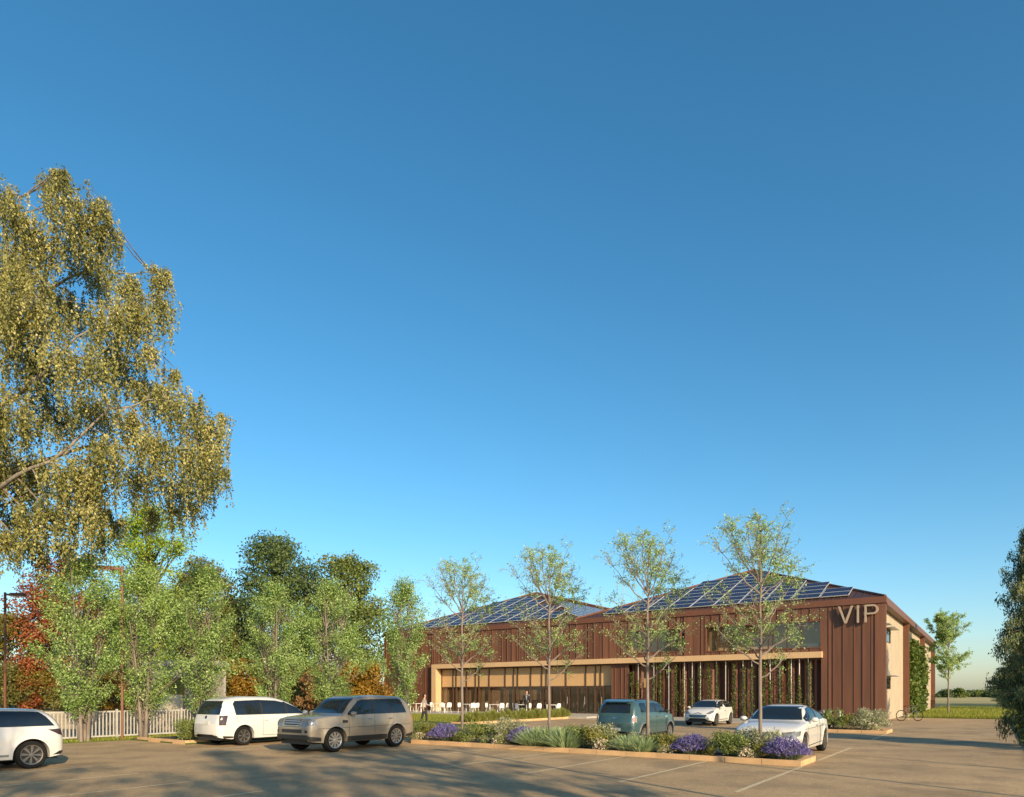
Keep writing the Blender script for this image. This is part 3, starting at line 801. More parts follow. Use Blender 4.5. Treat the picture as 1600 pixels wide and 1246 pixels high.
for i, (px, d, top, w, lm, lab) in enumerate([(370, 58, 1028, 60, L_GOLD, 'golden bush behind the rear of the people carrier'), (410, 60, 1028, 60, L_OLIVE, 'olive bush behind the people carrier roof'),
        (462, 57, 1036, 60, L_OLIVE, 'dark olive bush between the two large parked cars'), (494, 54, 1040, 44, L_RUST, 'russet bush left of the off-roader windscreen'),
        (548, 57, 1036, 52, L_GOLD, 'golden bush above the off-roader roof'), (580, 58, 1034, 56, L_GOLD, 'yellow orange bush beside the building end'),
        (60, 72, 1045, 80, L_YG, 'yellow green bush behind the fence beside the far lamp post'), (120, 70, 1055, 60, L_OLIVE, 'low olive bush under the copper red tree'),
        (182, 66, 1045, 60, L_GOLD, 'amber bush behind the rust brown lamp post'), (8, 70, 1035, 70, L_OLIVE, 'olive bush at the left edge behind the white car'),
        (45, 71, 1030, 40, L_RED, 'small red bush left of the copper tree'), (335, 57, 1040, 50, L_OLIVE, 'dull olive bush right of the gatehouse')]):
    bgtree(130+i, px, d, top, w, 0.1, lm, lab, 'autumn_bush', nclump=34, per=150, leaf=.13 if d < 50 else .22, prof=WIDE, crad=.2)

# ---- dark conifers at the right edge
def conifer(seed, H, Wd, mat_leaf, n=46):
    rng = np.random.default_rng(seed); mb = MB(); pos, out, rnd = [], [], []
    mb.tube([(0,0,-.1),(0,0,H*.5),(0,0,H)], [H*.018, H*.011, .01], 7)
    for i in range(n):
        t = (i+.5)/n; z = .3 + (H-.5)*t
        for k in range(4):
            a = i*2.4 + k*1.57 + rng.uniform(-.4, .4); L = Wd*.5*np.interp(t, [0,.12,.4,.75,.93,1], [.5,.85,1,.72,.4,.1])*rng.uniform(.3, 1.35) + .1
            tip = np.array([math.cos(a)*L, math.sin(a)*L, z + L*rng.uniform(-.15, .25)])
            pl = polyline((0,0,z), tip, rng, 4, .05, arch=.05); mb.tube(pl, taper(5, .022, .005), 4, cap=False)
            m_ = int(40 + 130*L); tt = rng.uniform(.25, 1.02, m_)
            q = np.array([np.array((0,0,z)) + (tip - np.array((0,0,z)))*u for u in tt]) + rng.normal(0, .15, (m_,3))*np.array([1,1,.7])
            q[:,2] -= rng.random(m_)*.25; pos.append(q); out.append(q*0); rnd.append(np.clip(rng.normal(rng.uniform(.3,.7), .2, m_), 0, 1))
    pos = np.concatenate(pos)
    return mb.mesh('trunk', M_BARKD, 60), quads_mesh('crown', leaf_quads(pos, .17, rng, .4, droop=.3), mat_leaf, np.concatenate(rnd))
L_CON = leaf_mat('conifer_needles', [(0.035,0.065,0.045),(0.11,0.15,0.07),(0.36,0.37,0.13)], .25)
cf = [conifer(201, 9.0, 5.6, L_CON, 46), conifer(202, 9.0, 5.6, L_CON, 34)]
for i, (px, d, top, wk, lab) in enumerate([(1610, 22.5, 815, .42, 'tall dark conifer at the right edge with sunlit top'), (1596, 70, 1008, .95, 'dark conifer behind the tallest one at the right edge'),
        (1590, 80, 1018, 1.0, 'mid distance conifer in the row right of the grass'), (1582, 95, 1030, 1.1, 'smaller conifer farther along the right row'), (1574, 115, 1042, 1.2, 'far conifer near the end of the right row'), (1566, 140, 1052, 1.3, 'farthest conifer closing the right row')]):
    H = CAM_H + (HOR-top)/F_PX*d
    t_, c_ = cf[i % 2]
    o = tree_parts('conifer', t_, None, c_, (*ray_d(px, d), 0), lab, group='conifers along the right verge', rz=i*1.3, scale=1)
    o.scale = (H/9.0*wk,)*2 + (H/9.0,)

p = P(5.2, 25.2)
o = tree_parts('conifer', cf[1][0], None, cf[1][1], (p.x, p.y, 0), 'conifer beyond the right edge shading the tall one', group='conifers along the right verge', scale=1)
o.scale = (.5, .5, .6)
# ---- far tree line
far_mats = [L_DARK, L_MID]
k = 0
for px, d, top, w, lab in [(1476, 300, 1078, 30, 'leftmost'), (1500, 280, 1077, 26, 'second'), (1512, 330, 1080, 30, 'third'), (1530, 340, 1079, 30, 'fourth'), (1548, 320, 1080, 30, 'fifth'), (1568, 300, 1076, 40, 'last')]:
    H = max(3.0, CAM_H + (HOR-top)/F_PX*d)
    a, c = big_tree(300+k, H, w/F_PX*d, 0.2, far_mats[k % 2], 26, 90, .7, prof=WIDE)
    tree_parts('distant_tree', a, None, c, (*ray_d(px, d), 0), 'distant tree on the horizon right of the building, %s from the building' % lab, group='distant trees on the horizon'); k += 1

# ---- big weeping birch at the left edge
def weeping(seed):
    rng = np.random.default_rng(seed)
    D = 25.0; base = np.array([*ray_d(-130, D), 0.0])
    def W(px, py, dd=0.0):
        d = D + dd*1.4
        return np.array([(px-800)/F_PX*d, d, CAM_H + (HOR-py)/F_PX*d])
    mb = MB()
    trunk = [base + np.array([0,0,-.1]), W(-125, 1000), W(-110, 860), W(-90, 720), W(-60, 600), W(-70, 480), W(-60, 360), W(-50, 270)]
    mb.tube(trunk, [.5,.44,.38,.33,.26,.2,.12,.04], 10)
    # main limbs towards the right and around
    limbs = [[W(-95,745), W(0,640,-.6), W(70,575,-.9), W(120,530,-.8), W(200,470,-.3)], [W(-85,700), W(-20,600,.8), W(30,520,1), W(60,470,1), W(90,380,.8), W(110,310,.6)],
             [W(-105,820), W(20,740,.2), W(120,700,.3), W(210,700,.2), W(300,705,0)], [W(-100,790), W(0,760,-1.2), W(80,720,-1.6), W(170,640,-1.5), W(260,620,-1)],
             [W(-70,640), W(-10,500,-.8), W(20,400,-.6), W(30,310,-.4)], [W(-65,560), W(40,470,1.6), W(140,420,1.8), W(240,430,1.4)],
             [W(-115,900), W(-40,800,1.4), W(60,770,1.8), W(160,770,1.6)], [W(-80,650), W(-180,520,.5), W(-230,420,.5)], [W(-95,760), W(-220,680,-.8), W(-310,640,-.8)],
             [W(-90,720), W(-120,600,2.4), W(-100,480,3)], [W(-90,740), W(-120,640,-2.4), W(-80,540,-3)]]
    nodes = []
    for l in limbs:
        pl = []
        for a, b_ in zip(l, l[1:]): pl += [a + (b_-a)*t for t in (0, .33, .66)]
        pl.append(l[-1]); pl = [q + rng.normal(0, .05, 3) for q in pl]
        mb.tube(pl, taper(len(pl), .10, .010), 7, cap=False); nodes += pl[2:]
    nodes = np.array(nodes)
    clusters = [(5,300,34),(28,330,30),(80,285,18),(98,275,14),(110,320,34),(155,320,30),(165,360,28),(120,370,40),(60,370,42),(20,400,45),(150,420,40),(200,440,34),(245,428,22),(255,470,24),(220,485,34),
                (170,490,46),(110,470,50),(50,480,55),(5,500,60),(60,560,55),(130,560,48),(190,560,44),(225,600,34),(150,630,40),(90,640,50),(20,640,55),(250,610,26),(290,630,40),(325,665,32),(335,700,24),(300,705,42),(320,745,26),(280,755,36),(240,690,40),(215,740,36),(170,700,42),
                (120,730,46),(60,730,52),(10,740,55),(70,800,42),(120,800,38),(165,800,22),(155,845,12),(105,850,18),(20,805,36),(10,835,22),(30,850,10),(140,868,9),(118,880,8),(185,815,12),(240,800,10),(270,790,12),(350,650,9),(262,425,9),(88,268,7),(100,270,7),(345,735,10),(232,545,14),(60,850,20),
                (-50,330,55),(-60,430,70),(-120,500,70),(-180,470,60),(-60,560,70),(-150,620,70),(-250,600,60),(-220,700,70),(-300,680,50),(-100,720,70),(-60,800,50),(-180,800,60),(-60,640,70),(-20,700,50),
                (200,650,30),(270,580,16),(300,790,14),(40,430,40),(-20,460,50),(130,760,40)]
    pos = []; shade = []
    for (px, py, r) in clusters:
        dd = rng.uniform(-2.2, 2.0) if r > 24 else rng.uniform(-1, 1)
        c = W(px, py, dd); rm = r/F_PX*D; rn = r/F_PX*18
        j = nodes[np.argmin(np.linalg.norm(nodes - c, axis=1))]
        br = polyline(j, c + np.array([0,0,rm*.4]), rng, 5, .08, arch=-.03); mb.tube(br, taper(6, .03, .006), 5, cap=False)
        ns = int(12 + 105*rn**1.7)
        for k in range(ns):
            o = rng.normal(0, .36, 3)*rm*np.array([1, 1.35, .62]); s0 = c + o
            Ls = rng.uniform(.45, 1.6)*min(1, .45+rn)*(1.5 if rng.random() < .2 else 1); sb = rng.normal(0, .16)
            m_ = int(12 + 30*Ls)
            t = rng.random(m_)
            drift = rng.normal(0, .16, 2)
            q = s0 + np.stack([drift[0]*t, drift[1]*t, -Ls*t + .12*np.sin(t*3)], 1) + rng.normal(0, .045, (m_, 3))
            pos.append(q); shade.append(np.full(m_, sb))
            if k % 6 == 0:
                mb.tube([br[-1]*.6 + s0*.4 if k % 2 else br[-2], s0, s0 + np.array([drift[0]*.6, drift[1]*.6, -Ls*.6])], [.010, .005, .002], 3, cap=False)
    pos = np.concatenate(pos)
    rnd = np.clip(np.concatenate(shade) + rng.normal(.45, .2, len(pos)) + .18*np.sin(pos[:,0]*2.1)*np.sin(pos[:,2]*1.7), 0, 1)
    V = leaf_quads(pos, .10, rng, .55, droop=.9)
    return mb, V, rnd, base
L_BIRCH = leaf_mat('autumn_birch_leaf', [(0.10,0.11,0.03),(0.20,0.20,0.055),(0.34,0.32,0.10),(0.50,0.45,0.18)], .3, .45)
wmb, wV, wr, wbase = weeping(77)
wt = empty('weeping_birch', tuple(wbase), 0, 'large weeping tree with yellowing leaves hanging over the left side', 'tree')
for nm, me in (('trunk', wmb.mesh('trunk', M_BIRCH, 60)), ('crown', quads_mesh('crown', wV, L_BIRCH, wr))):
    o = link(bpy.data.objects.new(nm, me), wt); o.location = -Vector(wbase)
# ---- trees behind the viewer: their crowns throw the long dapples on the car park
bt = big_tree(88, 12.5, 6.4, 3.0, M_LEAF_MS, 105, 42, .17, shell=.1, crad=.07)
for i, (p_, a_, lab) in enumerate([(-2.6, 9, 'left'), (2.4, 14, 'middle'), (6.5, 8.5, 'right')]):
    x, y = p_*.866 + a_*.5, p_*.5 - a_*.866
    tree_parts('shade_tree', *bt[:1], None, bt[1], (x, y, 0), 'tall airy tree behind the viewer shading the car park, %s one' % lab, group='trees behind the viewer', rz=i*1.7, scale=1.0 + .06*i)

# ---- climbers
def climber(name, pts_fn, n, leaf, lm, loc, rz, label, group=None, stem=None, cat='climbing plant'):
    rng = np.random.default_rng(abs(hash(label)) % 1000 if False else sum(map(ord, label)))
    q = pts_fn(rng, n)
    root = empty(name, loc, rz, label, cat, group)
    link(bpy.data.objects.new('foliage', quads_mesh('foliage', leaf_quads(q, leaf, rng, .75, droop=.35), lm, rng.random(len(q)))), root)
    if stem: MB().tube(stem, taper(len(stem), .03, .01), 5).build('stem', M_BARKD, root)
    return root
L_IVY = leaf_mat('ivy_leaf', [(0.05,0.085,0.015),(0.10,0.15,0.025),(0.19,0.23,0.045)], .35)
Rp = P(-5.25, 46.16)
vines = [(130,.10,.85,.10),(175,.05,.7,.06),(290,.1,.75,.08),(340,.1,.98,.13),(455,.1,.98,.14),(510,.1,.9,.09),(570,.1,.72,.11),(630,.1,.9,.10),(695,.1,.99,.16),(755,.15,.95,.09),(880,.1,.95,.13),(955,.05,.9,.15),(1015,.1,.9,.10),(1100,.1,.9,.12),(1150,.1,.65,.10),(1220,.1,.95,.12),(1290,.05,.98,.17),(1360,.1,.75,.08),(1435,.1,.95,.14)]
for i, (xx, a, b_, w) in enumerate(vines):
    x = -s_of(960 + xx*0.2125)
    p = P(-5.25 + x, 46.16 - 0.06)
    def f(r, n, a=a, b_=b_, w=w, i=i):
        z = 4.0*(a + (b_-a)*r.random(n)**1.0); ww = w*(1 + .5*np.sin(z*2.3+i))*(1.15 - z/5.5)
        return np.stack([r.normal(0, 1, n)*ww*.7, r.normal(0, .05, n), z], 1)
    climber('climbing_vine', f, int(230 + 2000*w), .085, L_IVY, (p.x, p.y, 0), ROT, 'slim green vine on the timber fins, %s from the glass front' % ORD[i], 'vines on the timber fins', [(0,0,0.05),(0.01,0,2),(0,0,4.0*b_)])
for i, (y0, y1, h) in enumerate([(15.2, 19.5, 6.3), (20.5, 26.0, 6.0)]):
    p = P(-5.25 - 0.1, 46.16 + (y0+y1)/2)
    def f(r, n, y0=y0, y1=y1, h=h, i=i):
        hy = (y1-y0)/2; u = r.uniform(-1, 1, n); top = h*(.72 + .28*np.abs(np.sin(u*4.5+i*2))*(1-.35*u*u))
        z = top*r.random(n)**.8; return np.stack([np.abs(r.normal(0, .2, n)) + .02 + .06*np.sin(u*9), u*hy, z], 1)
    climber('wall_ivy', f, 5200, .26, L_IVY, (p.x, p.y, 0), ROT, 'thick green ivy mass on the cream side wall, %s' % ('nearer the bicycle' if i == 0 else 'farther from the bicycle'), 'ivy on the side wall', [(0.1,0,0),(0.12,.2,2.5),(0.1,0,5)])

# ---- shrubs, lavender, flowers, ornamental grasses
def shrub_mesh(seed, w, h, lm, n, leaf, up=.3):
    rng = np.random.default_rng(seed); pos, out = [], []
    for i in range(16):
        a = rng.uniform(0, 6.28); rr = w*.34*math.sqrt(rng.random()); r = w*rng.uniform(.14, .24)
        c = np.array([math.cos(a)*rr, math.sin(a)*rr, h*rng.uniform(.3, .85) - (rr/w)*h*.45])
        q, d = clump_leaves(c, r, n//16, leaf, rng, .35, .9); q[:,2] = np.abs(q[:,2]); pos.append(q); out.append(d)
    pos = np.concatenate(pos); out = np.concatenate(out)
    return quads_mesh('foliage', leaf_quads(pos, leaf, rng, .5, outward=out*.6, up=up), lm, rng.random(len(pos)))
def stalks(seed, w, h, n, spread=.55, wid=.006, mat_=None, flowers=None, fl_len=.12, fl_mat=None):
    """blades fanning out from the middle; returns foliage mesh and flower mesh"""
    rng = np.random.default_rng(seed)
    a = rng.uniform(0, 6.28, n); u0 = np.sqrt(rng.random(n)); r0 = w*.30*u0; lean = spread*u0*rng.uniform(.75, 1.15, n)
    base = np.stack([np.cos(a)*r0, np.sin(a)*r0, np.zeros(n)], 1)
    hh = h*rng.uniform(.72, 1.08, n)*(1-.62*u0**2.5)
    mid = base + np.stack([np.cos(a)*lean*w*.2, np.sin(a)*lean*w*.2, hh*.6], 1)
    tip = base + np.stack([np.cos(a)*lean*w*.5, np.sin(a)*lean*w*.5, hh], 1)
    an = rng.uniform(0, 6.28, n); s = np.stack([np.cos(an), np.sin(an), np.zeros(n)], 1)*wid
    V = np.concatenate([np.stack([base-s, base+s, mid+s*.8, mid-s*.8], 1), np.stack([mid-s*.8, mid+s*.8, tip+s*.25, tip-s*.25], 1)])
    fol = quads_mesh('foliage', V, mat_, np.tile(rng.random(n), 2))
    fl = None
    if flowers:
        k = 6; t = rng.random((n, k)); q = (tip[:,None,:] - (tip-mid)[:,None,:]*(t*fl_len/ (h*.45))[:,:,None]).reshape(-1, 3) + rng.normal(0, .008, (n*k, 3))
        fl = quads_mesh('flowers', leaf_quads(q, .035, rng, .7, up=.5), fl_mat, rng.random(n*k))
    return fol, fl
L_LAVB = leaf_mat('lavender_blade', [(0.11,0.14,0.07),(0.17,0.20,0.11),(0.22,0.25,0.15)], .3)
L_LAVF = leaf_mat('lavender_flower', [(0.12,0.09,0.34),(0.19,0.15,0.46),(0.34,0.28,0.58)], .35)
L_SAGE = leaf_mat('sage_leaf', [(0.20,0.225,0.12),(0.34,0.35,0.20),(0.52,0.52,0.34)], .3)
L_SHR = leaf_mat('shrub_leaf', [(0.09,0.135,0.035),(0.19,0.24,0.065),(0.34,0.37,0.11)], .3)
L_YEL = leaf_mat('yellow_shrub_leaf', [(0.13,0.14,0.03),(0.24,0.24,0.05),(0.38,0.35,0.10)], .35)
L_WFL = leaf_mat('white_blossom', [(0.55,0.42,0.30),(0.70,0.58,0.42),(0.80,0.72,0.60)], .3)
L_ORN = leaf_mat('ornamental_grass', [(0.20,0.28,0.12),(0.33,0.43,0.21),(0.50,0.58,0.34)], .35)
lav = [stalks(501+i, .95, .60, 800, .7, .006, L_LAVB, True, .16, L_LAVF) for i in range(2)]
orn = [stalks(511+i, 1.05, .56, 900, .9, .011, L_ORN) for i in range(2)]
hed = [stalks(521+i, .7, .66, 420, .5, .012, leaf_mat('hedge_grass', [(0.12,0.15,0.03),(0.21,0.23,0.045),(0.34,0.33,0.09)], .35)) for i in range(2)]
KIND = {
    'green': [shrub_mesh(531+i, 1.0, .75, L_SHR, 2600, .05) for i in range(2)],
    'sage': [shrub_mesh(535+i, 1.0, .8, L_SAGE, 2800, .045) for i in range(2)],
    'yellow': [shrub_mesh(539+i, .9, .7, L_YEL, 2400, .05) for i in range(2)],
}
rgw = np.random.default_rng(9)
def white_mesh(seed):
    rng = np.random.default_rng(seed); n = 420; a = rng.uniform(0, 6.28, n); el = np.arccos(rng.uniform(0, 1, n)); 
    q = np.stack([np.cos(a)*np.sin(el)*.27, np.sin(a)*np.sin(el)*.27, np.cos(el)*.30 + .02], 1)*rng.uniform(.85, 1.05, n)[:,None]
    return quads_mesh('flowers', leaf_quads(q, .045, rng, .9, up=.6), L_WFL, rng.random(n))
wfl = [white_mesh(551), white_mesh(552)]; wfo = [shrub_mesh(553, .62, .34, L_SHR, 1400, .04)]
NM = {'lav': ('lavender', 'purple lavender clump', 'lavender clumps in the beds'), 'orn': ('ornamental_grass_clump', 'pale spiky grass clump', 'spiky grasses in the beds'), 'green': ('shrub', 'rounded green shrub', 'shrubs in the beds'),
      'sage': ('shrub', 'grey green feathery shrub', 'shrubs in the beds'), 'yellow': ('shrub', 'yellowish green shrub', 'shrubs in the beds'), 'white': ('white_flower_clump', 'creamy white flower clump', 'white flowers in the beds')}
def plant(kind, px, m, s, i, where, c=None, group=None):
    nm, lab, grp = NM[kind]
    if c is None: x, y = ray_m(px, m)
    else: p = P(c, m); x, y = p.x, p.y
    root = empty(nm, (x, y, .10), i*1.37, lab + ', ' + where, 'plant', group or grp)
    root.scale = (s*1.18, s*1.18, s*1.08)
    k = i % 2
    if kind in ('lav', 'orn'):
        fo, fl = (lav if kind == 'lav' else orn)[k]
        link(bpy.data.objects.new('foliage', fo), root)
        if fl: tag(link(bpy.data.objects.new('flowers', fl), root), kind='stuff')
    elif kind == 'white':
        link(bpy.data.objects.new('foliage', wfo[0]), root); tag(link(bpy.data.objects.new('flowers', wfl[k]), root), kind='stuff')
    else: link(bpy.data.objects.new('foliage', KIND[kind][k]), root)
    return root
LAND = 'of its kind along the island from the off-roader'
island = [('green',652,18.0,.95),('yellow',672,17.9,.85),('white',655,17.45,.8),('lav',697,17.6,.95),('yellow',716,17.5,.5),('green',738,17.7,1.0),('green',762,17.8,.95),('sage',786,18.1,1.15),('sage',806,18.3,1.1),('white',784,17.45,.95),('yellow',803,17.7,.8),
          ('lav',818,17.75,.9),('orn',838,17.55,1.0),('orn',858,17.75,1.05),('orn',882,17.55,1.0),('orn',868,18.2,1.0),('green',905,17.9,1.0),('yellow',925,17.7,1.0),('sage',937,17.9,1.05),('white',943,17.5,.9),('green',948,18.1,.9),
          ('orn',985,17.6,.8),('sage',995,18.0,.75),('orn',1003,17.5,.75),('green',1030,17.8,.75),('yellow',1047,17.7,.8),('white',1040,17.42,.7),('lav',1083,17.65,.86),('yellow',1108,17.5,.5),('green',1128,17.7,.95),('green',1150,17.75,.9),('sage',1172,18.0,1.0),('sage',1198,17.95,1.0),
          ('white',1168,17.42,.75),('yellow',1195,17.55,.6),('lav',1228,17.62,.88)]
cnt = {}
for i, (k, px, m, s) in enumerate(island):
    cnt[k] = cnt.get(k, 0) + 1
    plant(k, px, m, s, i, '%s %s' % (ORD[cnt[k]-1], LAND))
for i, (k, c, m, s, w) in enumerate([('lav',-8.0,34.0,1.3,'left end of the corner bed'),('lav',-7.2,33.8,1.3,'corner bed beside the white saloon roof'),('lav',-6.7,34.4,1.2,'back row of the corner bed'),('green',-5.9,33.9,1.35,'middle of the corner bed'),('yellow',-5.35,33.8,1.1,'between green and grey shrubs of the corner bed'),('sage',-4.7,33.9,1.3,'right end of the corner bed'),('sage',-4.3,34.4,1.3,'back right of the corner bed'),('white',-4.35,33.45,1.0,'right end of the corner bed')]):
    plant(k, None, m, s, i, w, c)
for i, (c, m, s) in enumerate([(-23.3,12.75,1.0),(-22.95,13.0,.9),(-23.7,13.1,1.1),(-23.0,13.5,1.0)]):
    plant(['green','yellow'][i % 2], None, m, s, i, 'bed left of the people carrier, %s' % ['front','right','left','back'][i], c)
for i in range(21):
    for j in range(2):
        p = P(-24.75 + j*.42 + (i % 3)*.06, 29.8 + i*.53)
        root = empty('ornamental_hedge_grass', (p.x, p.y, .10), i*1.1 + j, 'tuft of tall ornamental grass in the hedge before the terrace', 'plant', 'grass tufts of the terrace hedge')
        root.scale = (1, 1, .85 + .12*((i*7+j) % 3))
        link(bpy.data.objects.new('foliage', hed[(i+j) % 2][0]), root)
# ================================================================== cars
def pchip(kp, x):
    """monotone cubic through key points"""
    xs = np.array([p[0] for p in kp], float); ys = np.array([p[1] for p in kp], float)
    h = np.diff(xs); dl = np.diff(ys)/h
    m = np.zeros(len(xs)); m[0], m[-1] = dl[0], dl[-1]
    for i in range(1, len(xs)-1):
        if dl[i-1]*dl[i] > 0:
            w1, w2 = 2*h[i]+h[i-1], h[i]+2*h[i-1]; m[i] = (w1+w2)/(w1/dl[i-1]+w2/dl[i])
    x = np.clip(x, xs[0], xs[-1]); i = np.clip(np.searchsorted(xs, x)-1, 0, len(xs)-2)
    t = (x-xs[i])/h[i]
    return ys[i]*(2*t**3-3*t**2+1) + h[i]*m[i]*(t**3-2*t**2+t) + ys[i+1]*(-2*t**3+3*t**2) + h[i]*m[i+1]*(t**3-t**2)
def paint_mat(name, c, metal=0.0, rough=0.32):
    m = mat(name, c, rough, metal=metal, c2=tuple(v*.97 for v in c), scale=2, coat=1.0)
    return m
class Car:
    def __init__(s, name, sp, loc, rz, label, group='cars in the car park'):
        s.sp = sp; s.root = empty(name, loc, rz, label, 'car', group)
        L, W = sp['L'], sp['W']; s.L, s.W = L, W
        s.paint = sp['paint']; s.body()
    def body(s):
        sp, L, W = s.sp, s.L, s.W
        ra = sp['ra']; wz = sp['r']
        xs = list(np.linspace(-L/2, L/2, 70))
        for xw in (sp['xr'], sp['xf']):
            xs += [xw + ra*math.cos(a) for a in np.linspace(0, math.pi, 21)] + [xw+ra+.004, xw-ra-.004]
        xs = np.array(sorted(set(np.round(xs, 4)))); xs = xs[(xs >= -L/2) & (xs <= L/2)]
        rows = []; e = sp.get('end', .10)
        def section(x, shr=0.0):
            zt = float(pchip(sp['zt'], x)); zb = min(float(pchip(sp['zb'], x)), zt-.035)
            u = abs(x)/(L/2); front = x > 0
            w = W/2*float(np.interp(u, [0,.55,.75,.88,.96,1], [1,1,.985,.95,.89,.82 if front else .85]))
            b_ = sp['sill'] + float(np.interp(u, [0,.8,1], [0,.0,.06]))
            b0 = b_
            for xw in (sp['xr'], sp['xf']):
                if abs(x-xw) < ra: b_ = max(b_, wz + math.sqrt(ra**2-(x-xw)**2)*sp.get('arch', 1.0))
            b_ = min(b_, zb-.04)
            zm = .55*zb + .08; pts = []
            for t in np.linspace(0, 1, 11):
                z = b_ + (zb-b_)*t
                y = w*(1-.11*((zm-z)/zm)**2) if z < zm else w*(1-.035*((z-zm)/(zb-zm))**2)
                # flared arches
                for xw in (sp['xr'], sp['xf']):
                    dd = math.hypot(x-xw, z-wz)-ra
                    if dd < .09: y += .018*max(0, 1-max(dd,0)/.09)
                pts.append((y, z))
            yb = pts[-1][0]; hg = zt-zb
            n = float(np.interp(hg, [.08,.35], [2.3, sp.get('sq', 4.6)]))
            for th in np.linspace(0, math.pi/2, 17)[1:]:
                z = zb + hg*max(0, math.sin(th))**(2/n); y = yb*max(0, math.cos(th))**(2/n)*(1-sp.get('tum', .42)*(z-zb))
                pts.append((y, z))
            if shr:
                zc = (b_+zt)/2; hh = (zt-b_)/2
                pts = [(y*(1-shr/w), zc+(z-zc)*(1-shr/hh)) for y, z in pts]
            inn = (max(0, pts[0][0]-.16), pts[0][1])
            half = [inn] + pts
            full = [(x, y, z) for y, z in half] + [(x, -y, z) for y, z in half[-2::-1]]
            return full
        # rounded ends
        for x in xs:
            sh = 0.0
            if x < -L/2+e: q = (x+L/2)/e; sh = e*.75*(1-math.sqrt(max(0, 1-(1-q)**2)))
            if x > L/2-e: q = (L/2-x)/e; sh = e*.75*(1-math.sqrt(max(0, 1-(1-q)**2)))
            rows.append(section(x, sh))
        K = len(rows[0]); S = len(rows); vs = [p for r_ in rows for p in r_]; fs = []
        for i in range(S-1):
            for k in range(K-1): fs.append((i*K+k, (i+1)*K+k, (i+1)*K+k+1, i*K+k+1))
        hk = K//2
        for i, flip in ((0, 0), (S-1, 1)):       # end caps as strips
            for k in range(hk):
                a = (i*K+k, i*K+k+1, i*K+K-2-k, i*K+K-1-k)
                if a[1] == a[2]: a = (a[0], a[1], a[3])
                fs.append(a if flip else a[::-1])
        mb = MB().add(vs, fs); me = mb.mesh('body', s.paint, 38)
        s.bodyo = link(bpy.data.objects.new('body', me), s.root)
        s.bvh = BVHTree.FromPolygons([tuple(v) for v in vs], [tuple(f) for f in fs])
        r0 = sp['sill']
        MB().box(-L/2+.12, L/2-.12, -W/2+.24, W/2-.24, r0-.04, sp['r']*2-.02).build('underbody', M_TRIM, s.root)
    def patch(s, name, pts3, yaw, mat_, off=.006, parent=None, step=.05, thick=.012):
        """a panel of its own laid on the body; pts3: (x, y, z) outline seen along yaw (degrees)"""
        a = R(yaw); d = Vector((math.cos(a), math.sin(a), 0)); u = Vector((-math.sin(a), math.cos(a), 0))
        P2 = [(Vector(p).dot(u), p[2]) for p in pts3]
        bm = bmesh.new(); f = bm.faces.new([bm.verts.new((p[0], 0, p[1])) for p in P2])
        lo = [min(p[i] for p in P2) for i in (0,1)]; hi = [max(p[i] for p in P2) for i in (0,1)]
        for ax, nrm in ((0, (1,0,0)), (1, (0,0,1))):
            v = lo[ax]+step
            while v < hi[ax]-1e-4:
                bmesh.ops.bisect_plane(bm, geom=bm.verts[:]+bm.edges[:]+bm.faces[:], plane_co=(v,0,0) if ax == 0 else (0,0,v), plane_no=nrm); v += step
        bm.verts.ensure_lookup_table()
        for v in bm.verts:
            q = u*v.co.x + Vector((0,0,v.co.z))
            hit = s.bvh.ray_cast(q + d*6, -d)
            if hit[0] is None:
                hit = s.bvh.find_nearest(q + d*(s.L/2 if abs(yaw) < 45 or abs(yaw) > 135 else s.W/2))
            n = hit[1]
            if n.dot(d) < 0: n = -n
            v.co = hit[0] + n*off
        bm.normal_update()
        top = bm.faces[:]
        r_ = bmesh.ops.extrude_face_region(bm, geom=top)
        for v in [g for g in r_['geom'] if isinstance(g, bmesh.types.BMVert)]: v.co += d*.0
        newv = set(g for g in r_['geom'] if isinstance(g, bmesh.types.BMVert))
        for v in bm.verts:
            if v not in newv: v.co -= d*thick
        bmesh.ops.recalc_face_normals(bm, faces=bm.faces)
        me = bpy.data.meshes.new(name); bm.to_mesh(me); bm.free(); me.materials.append(mat_)
        me.shade_smooth(); me.set_sharp_from_angle(angle=R(40))
        return link(bpy.data.objects.new(name, me), parent or s.root)
    def sides(s, name, poly, mat_, parent=None, **k):
        out = []
        for sg in (1, -1):
            out.append(s.patch(name, [(x, 0, z) for x, z in poly], 90*sg, mat_, parent=parent, **k))
        return out
    def front(s, name, poly, mat_, yaw=0, **k):
        return s.patch(name, [(0, y, z) for y, z in poly], yaw, mat_, **k)
    def corner(s, name, poly, mat_, yaw, **k):
        """both corners; poly in (x, y, z) for the left side"""
        o1 = s.patch(name, poly, yaw, mat_, **k)
        o2 = s.patch(name, [(x, -y, z) for x, y, z in poly], -yaw, mat_, **k)
        return o1, o2
    def seams(s, lines, w=.011):
        for (x0, z0, x1, z1) in lines:
            dx, dz = x1-x0, z1-z0; l = math.hypot(dx, dz); nx, nz = -dz/l*w/2, dx/l*w/2
            s.sides('door_seam', [(x0+nx,z0+nz),(x1+nx,z1+nz),(x1-nx,z1-nz),(x0-nx,z0-nz)], M_TRIM, off=.002, thick=.004)
    def handles(s, xs, z, mat_, l=.16):
        for x in xs:
            for sg in (1, -1):
                h = s.bvh.ray_cast(Vector((x, 3*sg, z)), Vector((0, -sg, 0)))
                if h[0] is None: continue
                y = h[0].y
                MB().tube([(x-l/2, y+sg*.002, z), (x-l*.35, y+sg*.035, z), (x+l*.35, y+sg*.035, z), (x+l/2, y+sg*.002, z)], .013, 6).build('door_handle', mat_, s.root, smooth=50)
